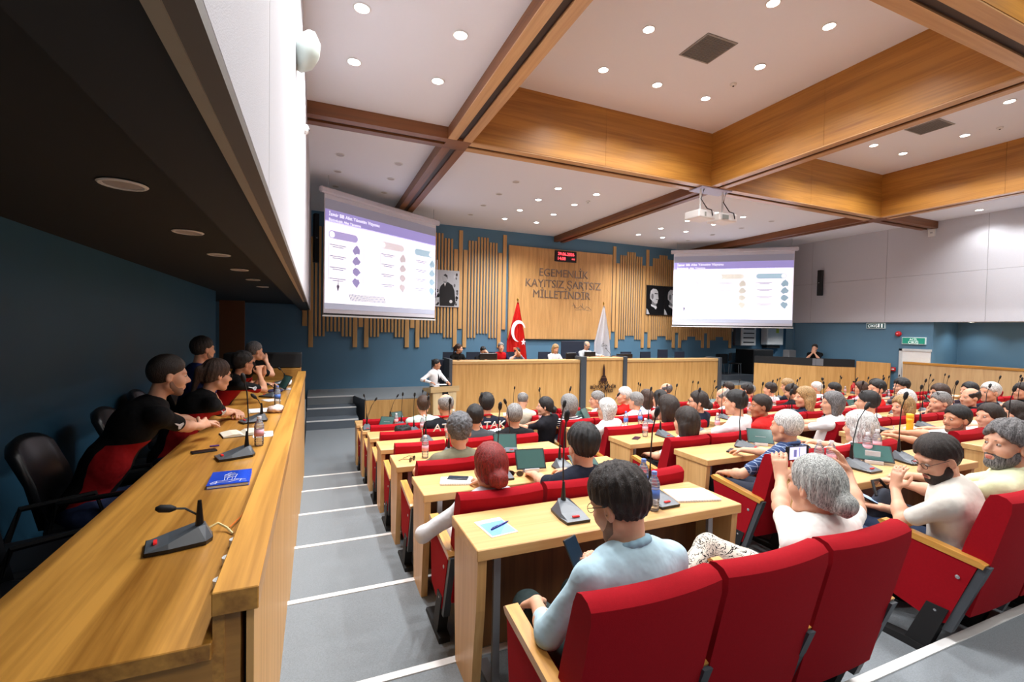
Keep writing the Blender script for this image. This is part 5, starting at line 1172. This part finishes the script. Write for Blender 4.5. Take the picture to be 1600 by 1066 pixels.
pe = empty('pen', (.885, 2.2, DT(1)+.008), 'dark blue ballpoint pen lying across the brochure', 'pen', None, .5); MB().tube([(-.07, 0, 0), (.055, 0, 0), (.07, 0, 0)], [.0045, .005, .0015], 8).build('barrel', mat('pen_blue', (30, 36, 120), .3), pe); MB().box(-.065, -.02, -.001, .001, .004, .007).build('clip', mat('pen_blue', 0), pe)
nb = empty('spiral_notebook', (2.17, 2.2, DT(1)), 'white spiral notebook with short text at the right end of nearest desk', 'notebook', None, -.25)
MB().box(-.14, .14, -.1, .1, 0, .012, .002).build('pages', PAPER, nb); MB().box(-.02, .04, .02, .028, .012, .0125).build('printed_line', BLACK, nb)
q_ = MB()
for k in range(16): q_.tube([(-.13+k*.017, -.105+.009*math.cos(a), .006+.009*math.sin(a)) for a in np.linspace(0, 2*math.pi, 7)], .0012, 4, False)
q_.build('spiral_binding', METAL, nb)
n2 = empty('spiral_notebook', (.98, 3.33, DT(2)), 'small white spiral notebook under a phone, second left desk', 'notebook', None, -.3); MB().box(-.12, .12, -.08, .08, 0, .014, .002).build('pages', PAPER, n2)
q_ = MB()
for k in range(14): q_.tube([(-.11+k*.017, -.085+.009*math.cos(a), .007+.009*math.sin(a)) for a in np.linspace(0, 2*math.pi, 7)], .0012, 4, False)
q_.build('spiral_binding', METAL, n2)
put_phone(1.0, 3.36, DT(2)+.014, 1.1, 'black phone lying on the small white notebook, second left desk')
put_tablet(1.62, 3.38, DT(2), -.15, 'tablet with pale screen on clear stand, second left desk')
put_glasses(1.45, 3.3, DT(2), -.5, 'brown tortoiseshell glasses left of the tablet, second left desk')
put_tablet(2.05, 3.05+.16, DT(2), .1, 'dark tablet beside the navy-shirted man, second left desk', 35)
mic(.78, 7.82, DT(6), 2, 0, 'leaning desk microphone, left end of sixth left desk'); mic(.9, 8.95, DT(7), 1, .2, 'desk microphone at the aisle end of front left desk')
put_glasses(.86, 4.43, DT(3), .9, 'dark sunglasses at the aisle end of third left desk', (30, 20, 16))
put_bottle(1.0, 4.5, DT(3), 'white', 'clear water bottle near the aisle end of third left desk')
put_phone(1.16, 4.47, DT(3), 1.4, 'black phone right of the bottle, third left desk')
put_tablet(1.85, 4.5, DT(3), -.3, 'green-screened tablet on third left desk'); put_tablet(2.2, 5.55, DT(4), .3, 'dark tablet before the grey-haired man, fourth left desk', 20)
put_bottle(1.45, 6.75, DT(5), 'white', 'water bottle beside the black bag, fifth left desk'); put_bottle(2.25, 7.9, DT(6), 'white', 'water bottle on sixth left desk'); put_bottle(1.25, 7.85, DT(6), 'white', 'water bottle in front of the mint-shirted man')
bg = empty('black_bag', (1.16, 6.72, DT(5)), 'small black crumpled bag on fifth left desk', 'bag', None, .2)
sb = Shape().ell((0, 0, .06), (.12, .08, .06)).ell((-.05, .01, .085), (.06, .06, .04)).ell((.06, 0, .07), (.06, .06, .05)); sb.noise(.006, 60); sb.half((0, 0, -1), 0)
o_ = bpy.data.objects.new('body', sb.mesh('body', .009, BLACKM)); COL.objects.link(o_); o_.parent = bg; MB().tube([(-.09, -.02, .1), (-.03, -.06, .125), (.05, -.05, .12), (.09, 0, .09)], .004, 6).build('strap', BLACK, bg)
tag(MB().box(-.09, .09, -.06, .06, 0, .015, .002).build('booklet', mat('dark_green', (20, 92, 74), .5), None, (1.02, 9.0, DT(7)), .2), 'dark green booklet on the front left desk', 'book')
put_tablet(1.45, 8.95, DT(7), .4, 'dark tablet on the front left desk', 65); 
rc = empty('remote_control', (3.74, 3.3, DT(2)), 'black remote control at the aisle end of second desk, second block', 'remote', None, -1.1); MB().box(-.022, .022, -.08, .08, 0, .018, .006, seg=2).build('body', BLACK, rc); MB().lathe([(.012, .018), (.012, .02)], (0, .04, 0), 12).box(-.01, .01, -.05, -.03, .018, .02).build('buttons', GREYP, rc)
put_tablet(4.25, 3.38, DT(2), -.7, 'green-screened tablet on stand, second desk of second block', 50)
put_phone(3.55, 4.5, DT(3), -.9, 'black phone at the aisle end of third desk, second block'); put_bottle(3.72, 4.55, DT(3), 'white', 'water bottle left of the long-haired woman, third desk')
put_bottle(4.35, 4.6, DT(3), 'white', 'water bottle by the black-haired man, third desk'); put_bottle(4.9, 4.55, DT(3), 'white', 'water bottle right of the black-haired man, third desk')
put_tablet(3.95, 5.6, DT(4), .7, 'black tablet case standing folded, fourth desk of second block', 60, (.24, .2)); put_bottle(4.22, 5.6, DT(4), 'blue', 'blue-labelled water bottle, fourth desk of second block, left of pair'); put_bottle(4.52, 5.65, DT(4), 'blue', 'blue-labelled water bottle, fourth desk of second block, right of pair')
put_glasses(3.8, 5.52, DT(4), .2, 'folded glasses on fourth desk of second block'); put_tablet(4.3, 6.8, DT(5), .6, 'black tablet case, fifth desk of second block', 60, (.24, .2)); put_bottle(3.42, 6.8, DT(5), 'white', 'water bottle at left end of fifth desk, second block')
put_bottle(3.52, 2.3, DT(1), 'white', 'water bottle on first desk of second block, far left of pair'); put_bottle(3.6, 2.26, DT(1), 'white', 'water bottle on first desk of second block, right of far-left pair')
put_bottle(4.2, 2.35, DT(1), 'white', 'water bottle behind the tablet, first desk of second block'); put_bottle(4.42, 2.4, DT(1), 'white', 'water bottle right of the tablet, first desk of second block')
put_tablet(4.12, 2.26, DT(1), -.9, 'large dark tablet tilted, first desk of second block', 32, (.27, .19))
for k in (0,):
    hb_ = empty('dark_backpack', (3.52, 1.86, 1.15), 'dark blue bag hanging at the desk edge beside the photographing woman', 'bag')
    sb = Shape().ell((0, 0, .2), (.14, .07, .2)).ell((0, -.03, .15), (.11, .06, .12)); sb.noise(.005, 40); o_ = bpy.data.objects.new('body', sb.mesh('body', .012, mat('bag_navy', (26, 32, 46), .8))); COL.objects.link(o_); o_.parent = hb_
    MB().tube([(-.08, 0, .36), (-.04, .05, .44), (.04, .05, .44), (.08, 0, .36)], .01, 6).build('strap', BLACK, hb_)
yb = empty('sports_bottle', (6.62, 3.25, DT(2)), 'opaque yellow-orange drinking bottle on second desk, centre block', 'bottle'); YM = mat('yellow_plastic', (250, 172, 30), .35)
MB().lathe([(.034, 0), (.037, .01), (.036, .09), (.031, .11), (.036, .13), (.037, .17)], n=16).build('body', YM, yb, smooth=True); MB().lathe([(.038, .17), (.038, .215), (.034, .22)], n=16).build('lid', mat('yellow_lid', (255, 190, 50), .35), yb, smooth=True)
put_tablet(6.05, 3.4, DT(2), -.8, 'tablet on stand left of the yellow bottle', 45); put_tablet(6.35, 3.15+.1, DT(2), .5, 'flat dark tablet before the yellow bottle', 5); put_paper(6.95, 3.3, DT(2), .3, 'white and blue folder right of the yellow bottle', .22, .3, 3)
random.seed(5)
BK = [('left', .8, 2.2), ('second', 3.5, 4.9), ('centre', 5.95, 10.7), ('fourth', 11.9, 13.3), ('right', 14.4, 15.7)]
for bi, (bn, a, b) in enumerate(BK):
    for k in range(3 if bn in ('left', 'second') else 2, 8):
        if bn in ('fourth', 'right') and k < (4 if bn == 'fourth' else 5): continue
        L_ = b-a; nn = 3 if L_ < 2 else 7
        for i_ in range(nn):
            if bn == 'centre' and k == 2 and i_ < 3: continue
            x = a+L_*(i_+.5)/nn+random.uniform(-.07, .07)
            if bn in ('left', 'second') and k < 6 and i_ == 0: continue
            z = DT(k); y = DY[k]
            c_ = random.random(); ds = '%s row, %s, %s from left' % (ORD[k-1], BN[bn], ORD[i_])
            if c_ < .42: put_paper(x, y+.16, z, random.uniform(-.4, .4), 'white papers on desk, '+ds, n=2)
            elif c_ < .68 and k > 3: put_bottle(x, y+.33, z, 'white', 'clear water bottle, '+ds)
            elif c_ < .85 and k > 3: put_tablet(x, y+.24, z, random.uniform(-.8, .8), 'tablet on stand, '+ds, 50)
            else: put_phone(x, y+.12, z, random.uniform(-1, 1), 'dark phone on desk, '+ds)
# held phones
ph = put_phone(1.055, 1.735, 1.585, 0, 'phone with dark screen held by the person in light blue shirt'); ph.rotation_euler = (math.radians(62), math.radians(-8), math.radians(14))
p2 = empty('held_phone', (2.52, 1.77, 1.90), 'phone held up sideways showing the stage, in the grey-haired woman hands', 'phone', None, .1); p2.rotation_euler = (math.radians(90), 0, math.radians(-6))
MB().box(-.082, .082, -.04, .04, -.005, .005, .004, seg=2).build('body', BLACK, p2); MB().box(-.06, .06, -.035, .035, .005, .0058).build('display', mat('camera_view', (200, 200, 235), .3, emis=.8), p2); MB().box(-.03, -.01, -.02, .02, .0058, .0062).box(.01, .014, -.025, .03, .0058, .0062).build('display_figures', mat('camera_fig', (120, 120, 180), .3, emis=.4), p2)
p3_ = put_phone(3.42, 1.86, 1.47, .6, 'phone held low by the bearded man in off-white shirt', mat('phone_bright', (150, 175, 215), .2, emis=.5)); p3_.rotation_euler = (.4, 0, .6)
# ------------------------------------------------------------------ LEFT GALLERY things
GT = 1.656
def bentmic(x, y, v, rz, label): mic(x, y, GT, v, rz, label, 'gallery microphones')
MP.append(make_mic([(0, 0, 0), (-.005, -.01, .05), (-.0, -.05, .085), (.0, -.1, .095)], 0)); MP.append(make_mic([(0, 0, 0), (0, .0, .08), (0, -.03, .14), (0, -.06, .17)], 0))
bentmic(-.50, 2.28, 4, -1.35, 'low microphone with sharply bent neck nearest on the left counter'); bentmic(-.49, 3.66, 3, -1.2, 'tall straight microphone on the left counter by the blue book'); bentmic(-.52, 4.95, 5, -1.1, 'microphone with shorter neck on the left counter by the water bottle'); bentmic(-.52, 6.6, 4, -2.2, 'bent microphone on the left counter before the curly-haired person'); bentmic(-.5, 8.0, 5, -1.3, 'farthest microphone on the left counter')
bk = empty('blue_book', (-.455, 3.12, GT), 'blue book with white line drawing of a clock tower on the left counter', 'book', None, .05)
MB().box(-.10, .10, -.13, .13, 0, .016).build('pages', PAPER, bk); MB().box(-.103, .103, -.133, .133, .016, .02).box(-.103, .103, -.133, .133, -.0, .002).build('cover', mat('book_blue', (24, 72, 196), .35), bk)
dl = MB(); WL_ = lambda pts: dl.tube([(a*.1, b*.13, .021) for a, b in pts], .0013, 4)
WL_([(-.25, -.5), (-.28, 0), (-.32, .3), (-.22, .42), (.22, .42), (.32, .3), (.28, 0), (.25, -.5)]); WL_([(-.2, .42), (-.15, .58), (0, .65), (.15, .58), (.2, .42)]); WL_([(-.28, 0), (.28, 0)]); WL_([(-.3, .28), (.3, .28)]); WL_([(-.12, -.5), (-.12, -.15), (0, -.08), (.12, -.15), (.12, -.5)]); WL_([(-.9, -.75), (-.6, -.5), (-.35, -.55), (-.25, -.5), (.25, -.5), (.5, -.45), (.85, -.6)]); WL_([(-.85, -.9), (-.5, -.7), (0, -.78), (.4, -.6), (.9, -.85)]); WL_([(-.6, -.5), (-.62, -.9)]); WL_([(.6, -.5), (.55, -.85)]); WL_([(-.15, .1), (0, .2), (.15, .1)])
dl.build('cover_drawing', PAPER, bk)
put_phone(-.73, 3.88, GT, -1.2, 'dark phone lying on the left counter before the leaning man', BLACK); tag(MB().tube([(-.03, 0, 0), (.03, 0, 0)], .006, 6).build('purple_cap', mat('purple', (90, 50, 140), .4), None, (-.69, 4.02, GT+.006), .2), 'small purple pen cap on the left counter', 'pen cap')
put_bottle(-.39, 3.95, GT, 'white', 'clear water bottle on the left counter beside the tall microphone')
ob = empty('open_book', (-.56, 4.42, GT), 'open notebook lying on the left counter under the man hands', 'notebook', None, .3)
for s_ in (-1, 1): MB().prism([(0, .004), (s_*.03, .022), (s_*.08, .024), (s_*.15, .012), (s_*.15, 0), (0, 0)] if s_ > 0 else [(0, 0), (s_*.15, 0), (s_*.15, .012), (s_*.08, .024), (s_*.03, .022), (0, .004)], 1, -.1, .1).build('page_block', mat('cream_paper', (236, 228, 208), .8), ob)
MB().box(-.155, .155, -.105, .105, -.0, .003).build('cover', BLACKM, ob)
put_paper(-.40, 4.35, GT, .1, 'loose white sheet beside the open notebook on the left counter', .15, .22); put_paper(-.55, 5.55, GT, .2, 'white notepad with dark edge on the left counter before the woman', .2, .26, 4); put_paper(-.5, 6.3, GT, .5, 'small white sheets on the left counter before the curly-haired person', .15, .2, 2)
put_bottle(-.4, 5.9, GT, 'blue', 'water bottle with blue cap farther on the left counter')
sb = Shape().ell((0, 0, .035), (.07, .06, .035)).ell((.03, .02, .05), (.04, .04, .03)).ell((-.04, .02, .03), (.04, .04, .03)); sb.noise(.008, 70); sb.half((0, 0, -1), 0)
o_ = bpy.data.objects.new('crumpled_cloth', sb.mesh('crumpled_cloth', .008, mat('pale_pink', (226, 200, 190), .8))); COL.objects.link(o_); o_.location = (-.38, 5.4, GT); tag(o_, 'crumpled pale pink cloth on the left counter', 'cloth')
lp_ = empty('glasses_case', (-.5, 6.95, GT), 'dark purple pouch on the left counter', 'case', None, .3); sb = Shape().ell((0, 0, .03), (.1, .05, .03)); o_ = bpy.data.objects.new('body', sb.mesh('body', .01, mat('pouch', (44, 40, 80), .6))); COL.objects.link(o_); o_.parent = lp_
put_tablet(-.42, 7.3, GT, -1.2, 'grey tablet propped against the ledge of the left counter', 60, (.3, .2))
tb_ = Shape().ell((0, 0, .05), (.07, .05, .05)).ell((.02, 0, .1), (.04, .03, .05)); tb_.noise(.01, 60); o_ = bpy.data.objects.new('tissues', tb_.mesh('tissues', .01, PAPER)); COL.objects.link(o_); o_.location = (-.40, 7.75, GT); tag(o_, 'white crumpled tissues beside the propped tablet', 'tissues')
cab = empty('coiled_cable', (-.345, 2.35, GT), 'yellow and orange cable coming out of the gap beside the ledge', 'cable'); MB().tube([(-.09, -.0, .02), (-.05, .03, .03), (-.01, .0, .015), (.02, -.05, .005)], .005, 6).build('yellow_wire', mat('cream_wire', (220, 200, 140), .5), cab); MB().tube([(.0, 0, .015), (.03, .15, .01), (.04, .5, .01), (.05, 1.0, .01)], .003, 6).build('orange_wire', mat('orange_wire', (220, 110, 30), .5), cab)
for k, y in enumerate((1.85, 2.02, 2.18)): tag(MB().tube([(0, 0, 0), (0, .0, .03)], .022, 12).build('cable_plug', PLW, None, (-.30, y, GT), 0), 'round white cable plug beside the ledge, %s from the near end' % ORD[k], 'plug', 'white plugs')
# gallery chairs
def gal_chair(x, y, rz, label, arm=True):
    r = empty('gallery_chair', (x, y, .9), label, 'chair', 'black gallery chairs', rz); LM = mat('black_leather', (22, 24, 28), .35)
    MB().box(-.25, .25, -.24, .24, .42, .52, .04, seg=3).build('seat', LM, r)
    bm = MB(); n = 8; rows = []
    for i_ in range(n+1):
        x_ = -.24+.48*i_/n; c_ = .05*(1-(2*i_/n-1)**2); tp = 1.0-.05*abs(2*i_/n-1)**3
        rows.append([bm.bm.verts.new(p) for p in ((x_, -.2-c_, .5), (x_*.98, -.26-c_, .75), (x_*.92, -.33-c_, tp-.03), (x_*.92, -.36-c_, tp), (x_*.92, -.39-c_, tp-.03), (x_*.98, -.31-c_, .75), (x_, -.25-c_, .5))])
    for A, B in zip(rows, rows[1:]):
        for j in range(7): bm.bm.faces.new((A[j], A[(j+1) % 7], B[(j+1) % 7], B[j]))
    bm.bm.faces.new(rows[0]); bm.bm.faces.new(rows[-1][::-1]); bm.build('backrest', LM, r, smooth=True)
    if arm:
        for s in (-1, 1): MB().tube([(s*.28, -.2, .5), (s*.3, -.15, .66), (s*.3, .15, .68), (s*.28, .2, .5)], .016, 6).build('armrest', BLACK, r)
    MB().tube([(0, 0, .07), (0, 0, .42)], .028).build('gas_lift', BLACK, r)
    for a in range(5): MB().tube([(0, 0, .08), (.27*math.cos(a*1.257), .27*math.sin(a*1.257), .03)], .018, 6).build('leg', BLACK, r)
    return r
gal_chair(-1.12, 2.45, -1.9, 'empty black leather chair nearest at the left counter', False); gal_chair(-1.2, 3.05, -1.2, 'empty black chair with armrest behind the leaning man'); gal_chair(-1.18, 3.62, -1.5, 'black chair under the leaning man'); gal_chair(-1.16, 4.62, -1.5, 'black chair under the grey-brown haired woman', False); gal_chair(-1.28, 5.75, -1.5, 'black chair under the man in blue', False); gal_chair(-1.16, 6.35, -1.5, 'black chair under the curly-haired person', False); gal_chair(-1.18, 7.45, -1.5, 'black chair under the farthest grey-haired man', False)
struct('door_2', MB().box(-1.96, -1.47, 11.9, 11.95, .0, 3.1), mat('recess_wood', (104, 66, 36), .6))
tag(MB().box(-1.4, -.25, 9.35, 9.75, .02, 1.78, .01).build('end_counter', WG_X), 'oak cabinet closing the far end of the left gallery', 'cabinet'); tag(MB().box(-1.5, -.25, 9.5, 10.0, 1.785, 2.05, .01).build('black_ledge', BLACKM), 'black ledge on the far oak cabinet of the left gallery', 'ledge')
# ------------------------------------------------------------------ PROJECTORS, wall speaker
pm = empty('projector_mount', (8.2, 8.0, BZ), 'white ceiling plate under the beam crossing', 'mount'); MB().box(-.45, .45, -.2, .2, -.03, -.003, .006).build('plate', mat('plate_lilac', (190, 190, 215), .4), pm)
for k, (x, rz, lb) in enumerate(((7.86, .25, 'left ceiling projector with vent grille, aimed at the left screen'), (8.52, -.25, 'right ceiling projector with dangling black cables'))):
    r = empty('ceiling_projector', (x, 7.95, BZ-.03), lb, 'projector', 'ceiling projectors'); MB().tube([(0, 0, 0), (0, 0, -.52)], .022).build('pole', PLW, r)
    b_ = MB().box(-.25, .25, -.2, .22, -.68, -.5, .03, Matrix.Rotation(rz*.3, 4, 'Z'), seg=2).build('body', PLW, r); MB().box(-.2, -.02, -.206, -.199, -.64, -.55).build('vent_grille', mat('grille_grey', (140, 146, 140), .5), r); MB().tube([(.1, .2, -.6), (.1, .26, -.6)], .05, 14).build('lens', BLACK, r)
    MB().tube([(.05, -.05, -.0), (-.08, -.1, -.25), (-.02, -.22, -.48), (.1, -.23, -.5), (.15, -.22, -.62)], .012, 6).build('cable', BLACK, r)
ws = empty('wall_loudspeaker', (-.13, 3.9, 4.66), 'round white loudspeaker mounted on the left white wall', 'speaker'); MB().lathe([(.0, -.03), (.1, -.02), (.15, .02), (.155, .06), (.1, .12), (.03, .14)], n=20).build('housing', mat('speaker_pale', (206, 218, 210), .4), ws, smooth=True).rotation_euler = (0, math.pi/2+.2, .3); MB().box(-.03, .04, -.02, .02, -.04, .04).build('bracket', PLW, ws)
w2 = empty('wall_sensor', (-.15, 6.3, 4.98), 'small round white sensor on the left white wall', 'sensor'); MB().lathe([(.06, 0), (.06, .03), (.04, .05)], n=14).build('housing', PLW, w2).rotation_euler = (0, math.pi/2, 0); MB().lathe([(.02, .05), (.015, .06)], n=8).build('lens', BLACK, w2).rotation_euler = (0, math.pi/2, 0)

tag(MB().box(3.02, 3.38, 12.9, 12.95, SF+.002, 1.68, .006).build('end_panel_screen', NAVY), 'dark blue upright panel at the left end of the stage bench behind the speaker', 'panel')

for j, (x, y) in enumerate(((17.9, 13.6), (19.3, 13.6))): lamp(x, y, 3.05, True, 'added unseen downlight in the low alcove ceiling behind the booth, %s' % ('left', 'right')[j], 'added alcove downlights', .35)  # alcove pair added to brighten the cabinets, fixtures themselves unseen
for j, y in enumerate((1.5, 3.0, 4.5, 6.0, 7.3)): lamp(17.75, y, 3.04, True, 'lit downlight in the right gallery ceiling, %s' % ROWN(j), 'right gallery downlights', .16)
